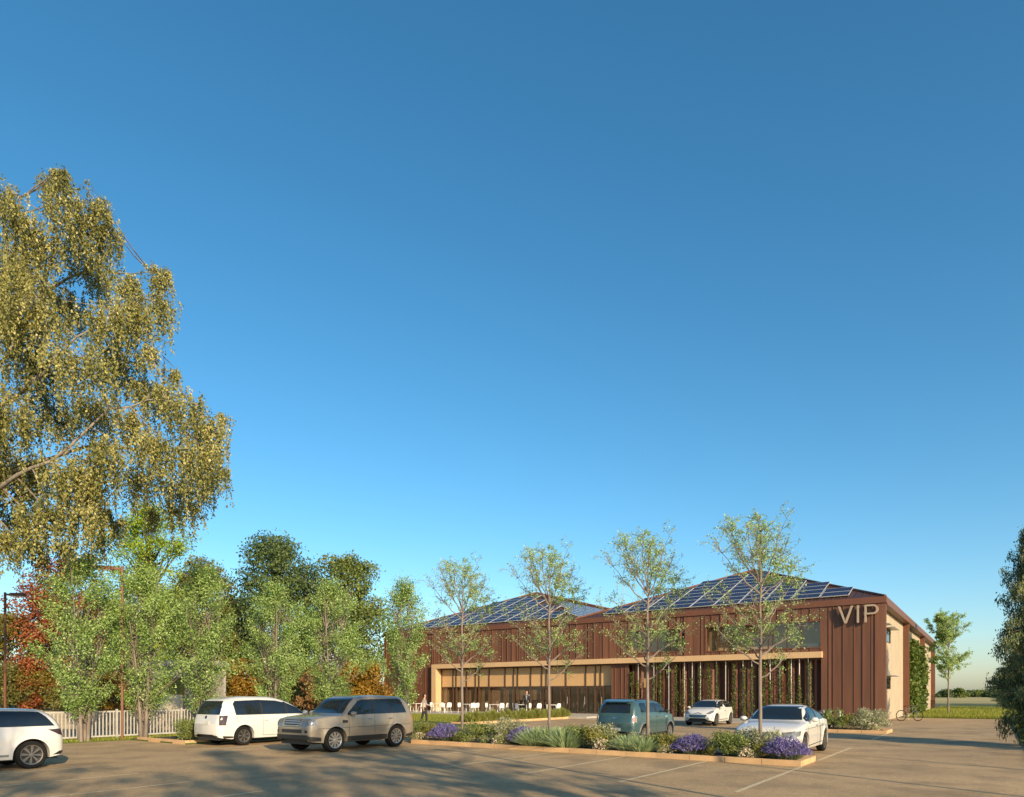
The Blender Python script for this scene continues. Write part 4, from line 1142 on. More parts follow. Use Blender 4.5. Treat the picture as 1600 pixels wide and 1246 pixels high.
    def mirrors(s, x, z, mat_=None, sz=1.0):
        for sg in (1, -1):
            h = s.bvh.ray_cast(Vector((x, 3*sg, z)), Vector((0, -sg, 0)))
            y = h[0].y if h[0] is not None else sg*s.W*.45
            mb = MB(); n = 8; vs = []; fs = []
            rings = [(-.05,.7),(-.03,.95),(.03,1.0),(.075,.75),(.1,.3)]
            for dx, k in rings:
                for j in range(n):
                    an = 6.2832*j/n; vs.append((x+dx*sz, y+sg*(.13*sz) + math.cos(an)*.10*k*sz, z+.05 + math.sin(an)*.065*k*sz))
            for i in range(len(rings)-1):
                for j in range(n): fs.append((i*n+j, i*n+(j+1)%n, (i+1)*n+(j+1)%n, (i+1)*n+j))
            fs += [tuple(range(n)), tuple((len(rings)-1)*n+j for j in range(n))]
            mb.add(vs, fs); mb.tube([(x, y-sg*.02, z), (x, y+sg*.08*sz, z+.03)], .022, 6)
            mb.build('wing_mirror', mat_ or s.paint, s.root, smooth=50)
    def wheels(s, spokes=10, rim=None, twin=False, width=.2):
        sp = s.sp; r = sp['r']; rr = r*sp.get('rimk', .68)
        ty = MB(); w = width/2
        ty.lathe([(rr*.97,-w*.9),(r*.9,-w),(r*.975,-w*.82),(r,-w*.5),(r,w*.5),(r*.975,w*.82),(r*.9,w),(rr*.97,w*.9)], 36, 'y')
        tm = ty.mesh('wheel', M_BLACK, 40)
        rm = MB(); rm.lathe([(rr*.985,w*.86),(rr*.985,w*.95),(rr*.90,w*.9),(rr*.88,w*.2)], 36, 'y', 0)
        rm.lathe([(rr*.9,w*.18),(.001,w*.18)], 36, 'y', 1); rm.lathe([(.045,w*.5),(.042,w*.86),(.001,w*.88)], 14, 'y', 0)
        for k in range(spokes):
            an = 2*math.pi*k/spokes
            offs = (-.09, .09) if twin else (0,)
            for of in offs:
                a1 = an + of
                c0, s0, c1, s1 = math.cos(an), math.sin(an), math.cos(a1), math.sin(a1)
                hw0, hw1 = r*.032, r*.040
                p0 = (c0*.03, s0*.03); p1 = (c1*rr*.92, s1*rr*.92)
                vs = []
                for (px, pz), hw_, yt in ((p0, hw0, .80), (p1, hw1, .84)):
                    for sg in (-1, 1):
                        for y in (w*.4, w*yt): vs.append((px - s1*hw_*sg, y, pz + c1*hw_*sg))
                rm.add(vs, [(0,1,3,2),(4,6,7,5),(0,4,5,1),(2,3,7,6),(1,5,7,3),(0,2,6,4)], 0)
        rmm = rm.mesh('rim', [rim or M_RIM, M_TRIM], 40)
        dm = MB().lathe([(r*.45, w*.02),(r*.45, w*.08),(.01, w*.08)], 20, 'y').mesh('brake_disc', M_RIMD, 40)
        for x in (sp['xr'], sp['xf']):
            for sg in (1, -1):
                o = inst('wheel', tm, s.root, (x, sg*(s.W/2-w-.012), r), (0, 0.3+x, 0 if sg > 0 else math.pi))
                inst('rim', rmm, o)
    def plate(s, y0, y1, z0, z1, yaw): s.front('number_plate', [(y0,z0),(y1,z0),(y1,z1),(y0,z1)], mat('number_plate', (.62,.6,.54), .5), yaw, off=.012)

WHITE = paint_mat('white_paint', (0.60, 0.585, 0.56)); GOLD = paint_mat('champagne_paint', (0.31, 0.262, 0.20), .35, .35); TEAL = paint_mat('teal_paint', (0.042, 0.088, 0.095), .1, .35)
M_LAMP = mat('headlamp_glass', (0.42, 0.42, 0.40), 0.08, metal=.5, c2=(.10,.10,.10), scale=22)
M_LAMPD = mat('smoked_lamp', (0.05, 0.03, 0.035), 0.06)
M_TAIL = mat('red_tail_lamp', (0.22, 0.05, 0.03), 0.1, c2=(.40,.33,.26), scale=14)
M_GRILL = mat('dark_grille', (0.025, 0.025, 0.026), 0.4)
def at_cm(c, m): p = P(c, m); return (p.x, p.y, 0.0)
HN, HS = HEAD_N, HEAD_N + math.pi

def three_door(c, m, rz, label):
    sp = dict(L=3.80, W=1.66, sill=.24, r=.325, ra=.375, rimk=.72, xr=-1.17, xf=1.20, paint=WHITE, tum=.40, sq=4.2, end=.16,
      zt=[(-1.9,.80),(-1.84,1.0),(-1.58,1.30),(-1.42,1.38),(-.3,1.42),(.25,1.37),(1.0,1.0),(1.45,.90),(1.78,.72),(1.9,.56)],
      zb=[(-1.9,.72),(-1.6,.96),(-.6,.95),(.4,.90),(1.0,.86),(1.45,.78),(1.9,.46)])
    k = Car('three_door_hatchback', sp, at_cm(c, m), rz, label)
    k.sides('side_window', [(-.45,.985),(-.05,1.10),(.20,.97),(.95,.96),(.80,1.06),(.28,1.30),(-.35,1.35),(-1.15,1.33),(-1.38,1.31),(-1.50,1.20),(-1.66,.985)], M_CARGLASS)
    k.sides('shark_fin_pillar', [(-.34,.95),(.14,.95),(-.04,1.12),(-.10,1.18)], WHITE, off=.016)
    k.front('windscreen', [(-.66,.99),(.66,.99),(.60,1.18),(.52,1.345),(-.52,1.345),(-.60,1.18)], M_CARGLASS)
    k.front('rear_window', [(-.60,1.0),(.60,1.0),(.48,1.27),(-.48,1.27)], M_CARGLASS, 180)
    k.front('grille', [(-.42,.46),(.42,.46),(.50,.60),(-.50,.60)], M_GRILL, off=.008)
    for z in (.50,.55): k.front('grille_bar', [(-.44,z),(.44,z),(.44,z+.018),(-.44,z+.018)], M_CHROME, off=.018)
    k.front('chevron_badge', [(-.22,.635),(0,.70),(.22,.635),(.22,.66),(0,.728),(-.22,.66)], M_CHROME, off=.014)
    k.front('lower_grille', [(-.45,.31),(.45,.31),(.40,.38),(-.40,.38)], M_GRILL)
    k.corner('headlight', [(1.78,.42,.66),(1.70,.60,.64),(1.50,.74,.74),(1.42,.76,.84),(1.58,.62,.80)], M_LAMP, 38, off=.01)
    k.corner('running_light', [(1.72,.66,.38),(1.70,.69,.38),(1.64,.72,.58),(1.66,.69,.58)], M_TRIM, 38)
    k.corner('fog_light', [(1.80,.50,.38),(1.78,.57,.38),(1.78,.57,.45),(1.80,.50,.45)], M_TRIM, 25)
    k.corner('tail_light', [(-1.52,.80,.90),(-1.84,.50,.92),(-1.84,.52,.70),(-1.68,.72,.78)], M_LAMPD, 140)
    k.sides('sill_strip', [(-.72,.31),(.70,.31),(.70,.36),(-.72,.36)], mat('grey_trim', (.2,.2,.2), .4), off=.01)
    k.corner('rear_bumper_insert', [(-1.62,.78,.30),(-1.86,.45,.30),(-1.86,.45,.40),(-1.70,.70,.38)], M_TRIM, 140)
    k.seams([(.98,.32,.98,.84),(-.35,.32,-.35,.92),(-.35,.32,.98,.32)]); k.handles((-.18,), .80, M_CHROME); k.mirrors(.72, .93)
    k.wheels(8, M_RIMD, True, width=.19); k.plate(-.24,.24,.39,.455,0)
    return k
three_door(-18.98, 5.03, HS, 'white three door hatchback cut off by the left edge')
three_door(-12.95, 37.2, HS, 'small white three door hatchback parked near the timber fins')

# people carrier
sp = dict(L=4.35, W=1.74, sill=.24, r=.325, ra=.38, xr=-1.27, xf=1.33, paint=WHITE, tum=.34, sq=5.0, end=.12,
  zt=[(-2.17,.86),(-2.12,1.0),(-1.98,1.40),(-1.82,1.56),(-.9,1.66),(-.2,1.65),(.35,1.57),(1.40,1.05),(1.85,.88),(2.1,.72),(2.17,.60)],
  zb=[(-2.17,.80),(-1.8,1.02),(0,.99),(1.2,.96),(1.8,.80),(2.17,.52)])
k = Car('people_carrier', sp, at_cm(-21.36, 14.42), HN, 'white people carrier seen from behind, parked by the small hedge')
k.sides('side_window', [(-1.55,1.03),(1.32,1.03),(1.02,1.20),(.48,1.42),(.05,1.50),(-.6,1.53),(-1.50,1.50),(-1.60,1.40)], M_CARGLASS)
for x in (-.58, .42): k.sides('window_pillar', [(x,1.04),(x+.07,1.04),(x+.04,1.44),(x-.03,1.46)], M_TRIM, off=.012)
k.front('rear_window', [(-.70,1.05),(.70,1.05),(.66,1.30),(.56,1.50),(-.56,1.50),(-.66,1.30)], M_CARGLASS, 180)
k.front('windscreen', [(-.68,1.06),(.68,1.06),(.55,1.53),(-.55,1.53)], M_CARGLASS)
k.corner('tail_light', [(-2.04,.68,.70),(-1.94,.84,.70),(-1.88,.84,1.02),(-2.04,.68,1.02)], M_LAMPD, 140, off=.014)
k.front('badge', [(.055*math.cos(a), .96+.055*math.sin(a)) for a in np.linspace(0, 6.0, 10)], M_TRIM, 180, off=.012)
k.front('rear_bumper_lower', [(-.66,.28),(.66,.28),(.70,.36),(-.70,.36)], M_TRIM, 180)
k.plate(-.26,.26,.72,.83,180)
k.sides('bumper_skirt', [(-2.0,.27),(-1.66,.27),(-1.66,.33),(-2.0,.35)], M_TRIM)
k.seams([(-.55,.32,-.55,.98),(.45,.32,.45,.98),(1.28,.5,1.28,.95),(-.55,.32,1.0,.32),(-1.5,1.0,-1.5,.78)]); k.handles((-.42,.58), .84, WHITE); k.mirrors(1.12, 1.03)
k.corner('headlight', [(2.0,.55,.62),(1.80,.76,.66),(1.72,.78,.80),(1.92,.6,.76)], M_LAMP, 38)
k.wheels(7, M_RIMD, True, .2)
MB().tube([(.85,-.62,1.38),(.72,-.66,1.50)], .008, 5).build('aerial', M_TRIM, k.root)

# off-roader
sp = dict(L=4.36, W=1.78, sill=.30, r=.365, ra=.42, xr=-1.24, xf=1.28, paint=GOLD, tum=.30, sq=6.5, end=.07, arch=.97,
  zt=[(-2.18,.98),(-2.14,1.10),(-1.98,1.32),(-1.80,1.58),(-1.6,1.66),(-.3,1.70),(.30,1.66),(1.02,1.14),(1.7,1.09),(2.05,1.03),(2.15,.95),(2.18,.88)],
  zb=[(-2.18,.90),(-1.9,1.07),(0,1.07),(1.0,1.06),(1.7,1.02),(2.05,.95),(2.18,.80)])
k = Car('off_roader', sp, at_cm(-16.78, 14.48), HS, 'champagne coloured boxy off-roader facing left beside the white people carrier')
k.sides('side_window', [(-1.74,1.12),(.78,1.10),(.80,1.14),(.30,1.52),(.10,1.56),(-1.42,1.58),(-1.56,1.54)], M_CARGLASS)
for x in (-.30,-1.08): k.sides('window_pillar', [(x,1.12),(x+.07,1.12),(x+.05,1.57),(x-.02,1.57)], M_TRIM, off=.012)
k.front('windscreen', [(-.72,1.15),(.72,1.15),(.62,1.60),(-.62,1.60)], M_CARGLASS)
k.front('rear_window', [(-.64,1.14),(.64,1.14),(.56,1.55),(-.56,1.55)], M_CARGLASS, 180)
g_ = k.front('grille', [(-.36,.78),(.36,.78),(.38,.99),(-.38,.99)], M_GRILL, off=.010)
for z in (.79,.855,.92,.975): k.front('grille_bar', [(-.35,z),(.35,z),(.35,z+.034),(-.35,z+.034)], M_RIM, off=.026)
k.corner('headlight', [(2.16,.41,.80),(2.10,.68,.80),(1.92,.80,.84),(1.90,.80,.97),(2.08,.66,1.0),(2.16,.42,.99)], M_LAMP, 22, off=.012)
k.front('bumper_slot', [(-.46,.60),(.46,.60),(.46,.70),(-.46,.70)], M_GRILL, off=.012)
k.front('lower_bumper', [(-.70,.33),(.70,.33),(.72,.54),(-.72,.54)], M_TRIM, off=.010)
k.corner('lower_bumper', [(2.12,.55,.36),(1.78,.84,.36),(1.78,.84,.46),(2.12,.55,.53)], M_TRIM, 45, off=.012)
k.corner('fog_light', [(2.12,.58,.60),(2.08,.66,.60),(2.08,.66,.68),(2.12,.58,.68)], M_TRIM, 25)
k.sides('sill_trim', [(-.80,.31),(.84,.31),(.84,.46),(-.80,.46)], M_TRIM, off=.012)
k.sides('rear_trim', [(-2.05,.33),(-1.68,.33),(-1.68,.40),(-2.05,.46)], M_TRIM, off=.012)
k.sides('side_vent', [(1.02,.86),(.82,.86),(.80,.94),(1.0,.96)], M_TRIM)
k.seams([(.76,.47,.76,1.06),(-.28,.47,-.28,1.08),(-1.12,.85,-1.12,1.08),(-1.12,.85,-.85,.6),(-1.9,.74,1.9,.72)]); k.handles((-.1,-.98), .96, M_CHROME); k.mirrors(.66, 1.10)
k.corner('tail_light', [(-2.14,.70,.78),(-2.0,.84,.8),(-1.98,.84,1.02),(-2.12,.70,1.02)], M_TAIL, 140)
k.wheels(10, M_RIM, True, .23)

# teal hatchback
sp = dict(L=3.78, W=1.68, sill=.24, r=.315, ra=.37, xr=-1.14, xf=1.16, paint=TEAL, tum=.30, sq=4.6, end=.14,
  zt=[(-1.89,.86),(-1.84,1.02),(-1.64,1.40),(-1.45,1.50),(-.2,1.54),(.45,1.49),(.98,1.08),(1.45,1.02),(1.78,.90),(1.89,.74)],
  zb=[(-1.89,.80),(-1.5,1.03),(0,1.02),(.9,1.0),(1.45,.94),(1.89,.64)])
k = Car('teal_hatchback', sp, at_cm(-10.9, 23.35), HN, 'teal green rounded hatchback seen from behind, parked beyond the island')
k.sides('side_window', [(-1.34,1.08),(.74,1.06),(.42,1.38),(-1.20,1.42),(-1.38,1.34)], M_CARGLASS)
for x in (-.88,-.12): k.sides('window_pillar', [(x,1.07),(x+.08,1.07),(x+.08,1.41),(x,1.41)], TEAL if x < -.5 else M_TRIM, off=.012)
k.front('rear_window', [(-.58,1.06),(.58,1.06),(.52,1.38),(-.52,1.38)], M_CARGLASS, 180)
k.front('windscreen', [(-.66,1.10),(.66,1.10),(.56,1.43),(-.56,1.43)], M_CARGLASS)
MB().prism([(-1.74,1.44),(-1.45,1.50),(-1.3,1.545),(-1.45,1.535),(-1.72,1.475)], -.52, .52).build('roof_spoiler', TEAL, k.root)
t1, t2 = k.corner('tail_light', [(-1.76,.60,.72),(-1.64,.74,.72),(-1.62,.75,.96),(-1.74,.60,.96)], M_CHROME, 150, off=.010)
k.corner('tail_light_lens', [(-1.74,.625,.75),(-1.66,.72,.75),(-1.64,.73,.93),(-1.72,.625,.93)], M_TAIL, 150, off=.022)
k.front('winged_badge', [(-.10,.89),(0,.865),(.10,.89),(.11,.905),(0,.89),(-.11,.905)], M_CHROME, 180, off=.012)
k.plate(-.24,.24,.44,.54,180)
k.front('rear_bumper_lower', [(-.62,.27),(.62,.27),(.64,.36),(-.64,.36)], M_TRIM, 180)
for xw in (sp['xr'], sp['xf']):
    arc = [(xw + .415*math.cos(a), .315+.415*math.sin(a)) for a in np.linspace(.1, math.pi-.1, 16)] + [(xw + .368*math.cos(a), .315+.368*math.sin(a)) for a in np.linspace(math.pi-.1, .1, 16)]
    k.sides('wheel_arch_trim', arc, mat('grey_trim', (.2,.2,.2), .4), off=.012, step=.08)
k.sides('sill_trim', [(-.76,.25),(.78,.25),(.78,.33),(-.76,.33)], M_TRIM)
k.sides('wing_vent', [(.66,.86),(.86,.84),(.92,.92),(.72,.95)], M_CHROME, off=.012)
k.seams([(.72,.34,.72,1.02),(-.10,.34,-.10,1.04),(-.84,.7,-.84,1.04)]); k.handles((-.02,-.78), .92, M_CHROME); k.mirrors(.58, 1.06, M_TRIM)
k.corner('headlight', [(1.76,.42,.78),(1.66,.62,.78),(1.60,.66,.94),(1.72,.46,.95)], M_LAMP, 30)
k.wheels(8, M_RIM, False, .19)
for sg in (1, -1): MB().tube([(-1.3,.52*sg,1.50),(-.4,.56*sg,1.565),(.3,.55*sg,1.53)], .014, 6).build('roof_rail', M_TRIM, k.root)

# saloon
sp = dict(L=4.55, W=1.76, sill=.23, r=.335, ra=.385, xr=-1.30, xf=1.36, paint=WHITE, tum=.42, sq=4.2, end=.15,
  zt=[(-2.27,.74),(-2.2,.93),(-1.9,1.01),(-1.6,1.05),(-.85,1.36),(-.25,1.44),(.30,1.40),(1.08,1.0),(1.6,.93),(2.05,.82),(2.2,.70),(2.27,.60)],
  zb=[(-2.27,.66),(-1.7,.95),(-.5,.95),(.6,.92),(1.1,.90),(1.6,.84),(2.05,.72),(2.27,.50)])
k = Car('saloon_car', sp, at_cm(-5.02, 20.9), HS, 'large white saloon car with dark grille facing the island')
k.sides('side_window', [(-1.36,1.00),(.92,.97),(.82,1.06),(.30,1.31),(-.25,1.37),(-.80,1.31),(-1.32,1.10)], M_CARGLASS)
for x in (-.28,): k.sides('window_pillar', [(x,.99),(x+.07,.99),(x+.04,1.35),(x-.03,1.35)], M_TRIM, off=.012)
k.front('windscreen', [(-.70,1.01),(.70,1.01),(.63,1.18),(.55,1.38),(-.55,1.38),(-.63,1.18)], M_CARGLASS)
k.front('rear_window', [(-.58,1.06),(.58,1.06),(.48,1.33),(-.48,1.33)], M_CARGLASS, 180)
k.front('grille', [(-.28,.34),(.28,.34),(.40,.46),(.42,.66),(.36,.71),(-.36,.71),(-.42,.66),(-.40,.46)], M_GRILL, off=.012)
for z in (.40,.47,.54,.61,.67): k.front('grille_bar', [(-.36,z),(.36,z),(.36,z+.014),(-.36,z+.014)], M_RIM, off=.022)
for j in range(4):
    cx = -.12 + j*.08
    k.front('ring_badge', [(cx+.045*math.cos(a), .60+.045*math.sin(a)) for a in np.linspace(0,2*math.pi,15)[:-1]], M_CHROME, off=.03 + .003*j)
k.corner('headlight', [(2.20,.46,.60),(2.08,.66,.56),(1.82,.82,.62),(1.74,.84,.74),(1.98,.72,.74),(2.18,.48,.70)], M_LAMP, 28, off=.012)
k.corner('air_intake', [(2.20,.50,.32),(2.05,.70,.32),(2.02,.72,.42),(2.2,.50,.44)], M_GRILL, 28, off=.010)
k.sides('sill_strip', [(-.86,.33),(.90,.29),(.90,.31),(-.86,.35)], M_TRIM, off=.01)
k.seams([(.96,.32,.96,.88),(-.24,.32,-.24,.94),(-1.0,.75,-1.0,.96),(-1.6,.80,1.4,.77)]); k.handles((-.1,-.88), .84, M_CHROME); k.mirrors(.70, .97, sz=1.15)
k.corner('tail_light', [(-2.2,.6,.74),(-2.02,.78,.76),(-2.0,.78,.9),(-2.18,.6,.9)], M_TAIL, 140)
k.plate(-.25,.25,.36,.45,0)
k.wheels(10, M_RIMD, False, .21)
# ================================================================== fence, lamps, gatehouse
fence = empty('picket_fence', P(-27.15, 2.0), ROT, 'long pale metal picket fence along the grass strip', 'fence')
FL = 17.6
MB().box(-.025, .025, 0, FL, 1.04, 1.10).build('rail', M_FENCE, fence)
MB().box(-.025, .025, 0, FL, .12, .18).build('rail', M_FENCE, fence)
pk = MB().box(-.014, .014, -.022, .022, .18, 1.04).mesh('picket', M_FENCE)
for i in range(int(FL/.125)): inst('picket', pk, fence, (0, .06 + i*.125, 0))
po = MB().box(-.035, .035, -.035, .035, -.05, 1.16).mesh('post', M_FENCE)
for i in range(8): inst('post', po, fence, (.06, .02 + i*2.5, 0))
def lamp(x, y, H, label, arm):
    r_ = empty('lamp_post', (x, y, 0), arm, label, 'lamp post', 'rust brown lamp posts')
    MB().box(-.042, .042, -.042, .042, 0, H).build('pole', M_RUST, r_, bevel=.008)
    MB().box(.05, .28, -.03, .03, H-.14, H-.06).build('arm', M_RUST, r_)
    h = MB().box(.26, .86, -.13, .13, H-.17, H-.03).build('lamp_head', M_RUST, r_, bevel=.01)
    MB().box(.32, .80, -.09, .09, H-.19, H-.171).build('lens', M_WHITE, h)
    MB().box(-.12, .12, -.12, .12, 0, .03).build('base_plate', M_RUST, r_)
lamp(*ray_d(191, 25.15), 6.52, 'tall rust brown lamp post standing before the picket fence', math.pi+.35)
lamp(*ray_d(8, 31.5), 6.5, 'rust brown lamp post at the left edge behind the white car', .1)
for i, m in enumerate((8.4, 13.3, 18.4, 23.4, 28.4, 33.4)):
    p = P(2.7, m)
    lamp(p.x, p.y, 6.5, 'rust brown verge lamp post right of the drive, %s from the viewer' % ORD[i], math.pi - AX)
# gatehouse
gp = ray_d(271, 34)
gh = empty('gatehouse', (*gp, 0), -R(24), 'small grey flat roofed gatehouse with cream panel behind the fence', 'gatehouse')
MB().box(-1.75, 1.75, -.4, 1.9, 3.12, 3.42).build('roof', M_CONC, gh, bevel=.01)
for x in (-1.6, 1.35):
    MB().box(x, x+.25, -.25, .1, 0, 3.118).build('column', M_CONC, gh, bevel=.01)
MB().box(-1.3, 1.3, -.1, .05, 2.55, 3.118).build('beam', M_CONC, gh)
MB().box(-.75, .75, -.06, .02, 1.62, 2.548).build('olive_panel', mat('olive_panel', (0.16,0.15,0.02), .7), gh)
cp = [(-.78,.72),(.78,.72),(.78,1.66),(.5,1.70),(.1,1.66),(-.25,1.76),(-.5,1.72),(-.78,1.66)]
MB().prism(cp, -.16, -.07).build('cream_panel', mat('cream_panel', (.72,.60,.42), .6), gh)
MB().box(-.76, .76, .1, .2, .02, .72).build('opening_shade_panel', M_TRIM, gh)  # solid black slab, its colour stands in for the shade inside the opening
for x0, x1 in ((-1.34,-.8),(.8,1.34)):
    w_ = MB().box(x0, x1, 0, .12, .05, 2.548).build('side_panel', M_RENDER, gh)
    for z in (.9, 1.15): MB().box(x0+.05, x1-.05, -.06, -.002, z, z+.1).build('ledge', M_CONC, w_)
MB().box(-1.6, 1.6, 1.7, 1.85, 0, 3.118).build('back_wall', M_CONC, gh)
yw = empty('yard_wall', (*ray_d(130, 33.0), 0), R(-8), 'low sandy brick wall across the yard behind the fence', 'wall')
M_YARD = mat('yard_block', (0.33, 0.27, 0.20), .9, c2=(.25, .205, .155), scale=3, orand=.15)
for i in range(22):
    for j in range(4):
        MB().box(-6.6+i*.6+(.3 if j % 2 else 0)+.006, -6.0+i*.6+(.3 if j % 2 else 0)-.006, rg.uniform(-.012,.012), .25, j*.2+.004, j*.2+.196).build('wall_block', M_YARD, yw)
MB().box(-6.62, 6.92, -.04, .29, .80, .86).build('coping', M_YARD, yw)

# ================================================================== terrace chairs and tables
def chair_mesh():
    sh = MB()
    n = 7; rows = []
    prof = [(.22,.455,.20),(.10,.435,.22),(-.08,.435,.22),(-.18,.46,.22),(-.23,.56,.22),(-.255,.70,.21),(-.27,.82,.17),(-.27,.84,.10)]
    vs = []
    for y, z, w in prof:
        for i in range(n):
            u = -1+2*i/(n-1); vs.append((u*w, y + .035*u*u*(1 if z > .5 else 0), z + .02*u*u*(1 if z < .5 else 0)))
    fs = [(j*n+i, j*n+i+1, (j+1)*n+i+1, (j+1)*n+i) for j in range(len(prof)-1) for i in range(n-1)]
    m0 = len(vs); vs2 = [(x, y-.012 if z > .5 else y, z-.014 if z <= .5 else z) for x, y, z in vs]
    fs2 = [tuple(i+m0 for i in f[::-1]) for f in fs]
    edge = []
    J = len(prof)
    ring = [i for i in range(n)] + [j*n+n-1 for j in range(1, J)] + [(J-1)*n+i for i in range(n-2, -1, -1)] + [j*n for j in range(J-2, 0, -1)]
    for a, b_ in zip(ring, ring[1:]+ring[:1]): edge.append((a, b_, b_+m0, a+m0))
    return sh.add(vs+vs2, fs+fs2+edge).mesh('seat_shell', M_WHITE, 50)
ch_sh = chair_mesh()
leg_me = {}
for sx in (-1, 1):
    for sy in (-1, 1): leg_me[sx, sy] = MB().tube([(sx*.15, sy*.14, .43), (sx*.20, sy*.20, 0)], .016, 6).mesh('leg', M_WHITE, 50)
tb_top = MB().box(-.38, .38, -.38, .38, .71, .74).mesh('table_top', M_WHITE)
tb_leg = MB().box(-.02, .02, -.02, .02, 0, .71).mesh('leg', M_WHITE)
tables = [650, 705, 770, 838, 880]
def table(px, m, i):
    x, y = ray_m(px, m)
    r_ = empty('terrace_table', (x, y, .17), ROT + .1*i, 'square white terrace table, %s from the left' % ORD[i], 'table', 'white terrace tables')
    inst('table_top', tb_top, r_)
    for sx in (-1, 1):
        for sy in (-1, 1): inst('leg', tb_leg, r_, (sx*.33, sy*.33, 0))
def chair(px, m, rz, i):
    x, y = ray_m(px, m)
    r_ = empty('terrace_chair', (x, y, .17), rz, 'white shell chair on the terrace, %s from the left' % ORD[i], 'chair', 'white terrace chairs')
    inst('seat_shell', ch_sh, r_)
    for k_, me in leg_me.items(): inst('leg', me, r_)
for i, (px, m) in enumerate([(650, 42.0), (686, 42.4), (731, 41.8), (774, 42.3), (815, 42.6), (862, 43.0)]): table(px, m, i)
for i, (px, m, a) in enumerate([(641.5,42.0,-90),(657.5,42.1,90),(677.5,42.0,-80),(692,41.4,20),(700,41.7,70),(721,41.8,-90),(738,41.3,60),(743,41.9,90),(764,42.2,-80),(782,41.8,70),(789,42.4,100),(806,42.2,-60),(811,41.9,-90),(824,42.4,80),(840,42.6,70),(870,43.0,80)]):
    chair(px, m, ROT + R(a), i)
# bollards
for i, px in enumerate((1287, 1298, 1312)):
    x, y = ray_m(px, 37.5 + .4*i)
    r_ = empty('bollard', (x, y, 0), ROT, 'short grey post behind the corner bed, %s from the left' % ORD[i], 'bollard', 'grey posts behind the corner bed')
    MB().lathe([(.06,0),(.06,.86),(.045,.9),(.001,.91)], 12).build('shaft', M_STEEL, r_, smooth=50)
    MB().lathe([(.10,0),(.10,.02),(.062,.03)], 12).build('base_ring', M_STEEL, r_)

# ================================================================== bicycle
bk = empty('bicycle', (ray_d(1408, 42.6)[0], 42.6, 0), R(4), 'pale framed bicycle standing by the cream side wall', 'bicycle')
def tor(r1, r2, n=36, k=6):
    mb = MB(); vs = []; fs = []
    for i in range(n):
        a = 2*math.pi*i/n
        for j in range(k):
            b_ = 2*math.pi*j/k; rr = r1 + r2*math.cos(b_); vs.append((rr*math.cos(a), r2*math.sin(b_), rr*math.sin(a)))
    for i in range(n):
        for j in range(k): fs.append((i*k+j, ((i+1)%n)*k+j, ((i+1)%n)*k+(j+1)%k, i*k+(j+1)%k))
    return mb.add(vs, fs)
ty = tor(.325, .026).mesh('tyre', M_BLACK, 60)
spk = MB()
for i in range(16):
    a = math.pi*2*i/16; spk.tube([(0, .02*(-1)**i, 0), (.315*math.cos(a), 0, .315*math.sin(a))], .003, 3, cap=False)
spk.tube([(0,-.04,0),(0,.04,0)], .025, 8)
spm = spk.mesh('spokes', M_STEEL); rmm = tor(.308, .010, 36, 4).mesh('rim', M_STEEL, 60)
for x in (0, 1.12):
    w_ = inst('wheel', ty, bk, (x, 0, .35)); inst('rim', rmm, w_); inst('spokes', spm, w_)
BKM = mat('bicycle_paint', (.42,.40,.34), .4)
f = MB()
bb, seat, head, headb = (.46,0,.30), (.33,0,.82), (.92,0,.88), (.95,0,.74)
for a, b_, r_ in ((bb,seat,.016),(bb,headb,.019),((.35,0,.76),head,.016),(headb,head,.02),((0,.03,.35),bb,.010),((0,-.03,.35),bb,.010),((0,.03,.35),(.35,0,.76),.009),((0,-.03,.35),(.35,0,.76),.009)): f.tube([a,b_], r_, 7)
f.build('frame', BKM, bk, smooth=50)
MB().tube([headb, (1.0,.03,.62), (1.12,.04,.35)], .012, 6).tube([headb, (1.0,-.03,.62), (1.12,-.04,.35)], .012, 6).build('fork', BKM, bk, smooth=50)
MB().tube([head, (.90,0,.98)], .013, 6).tube([(.80,-.28,1.0),(.88,-.22,1.0),(.90,0,.98),(.88,.22,1.0),(.80,.28,1.0)], .012, 6).build('handlebar', M_STEEL, bk, smooth=50)
MB().tube([seat, (.31,0,.94)], .012, 6).build('seat_post', M_STEEL, bk)
MB().add([(.18,-.07,.96),(.18,.07,.96),(.30,.05,.97),(.46,.015,.965),(.46,-.015,.965),(.30,-.05,.97),(.19,-.06,.92),(.19,.06,.92),(.30,.03,.935),(.44,.01,.94),(.44,-.01,.94),(.30,-.03,.935)],
         [(0,1,2,3,4,5),(6,11,10,9,8,7),(0,6,7,1),(1,7,8,2),(2,8,9,3),(3,9,10,4),(4,10,11,5),(5,11,6,0)]).build('saddle', M_BLACK, bk)
cr = MB().tube([(.46,.05,.30),(.53,.06,.14)], .010, 5).tube([(.46,-.05,.30),(.39,-.06,.46)], .010, 5).tube([(.46,-.06,.30),(.46,.06,.30)], .014, 6)
cr.box(.49,.57,.06,.14,.13,.15); cr.box(.35,.43,-.14,-.06,.45,.47); cr.build('crank', M_STEEL, bk)

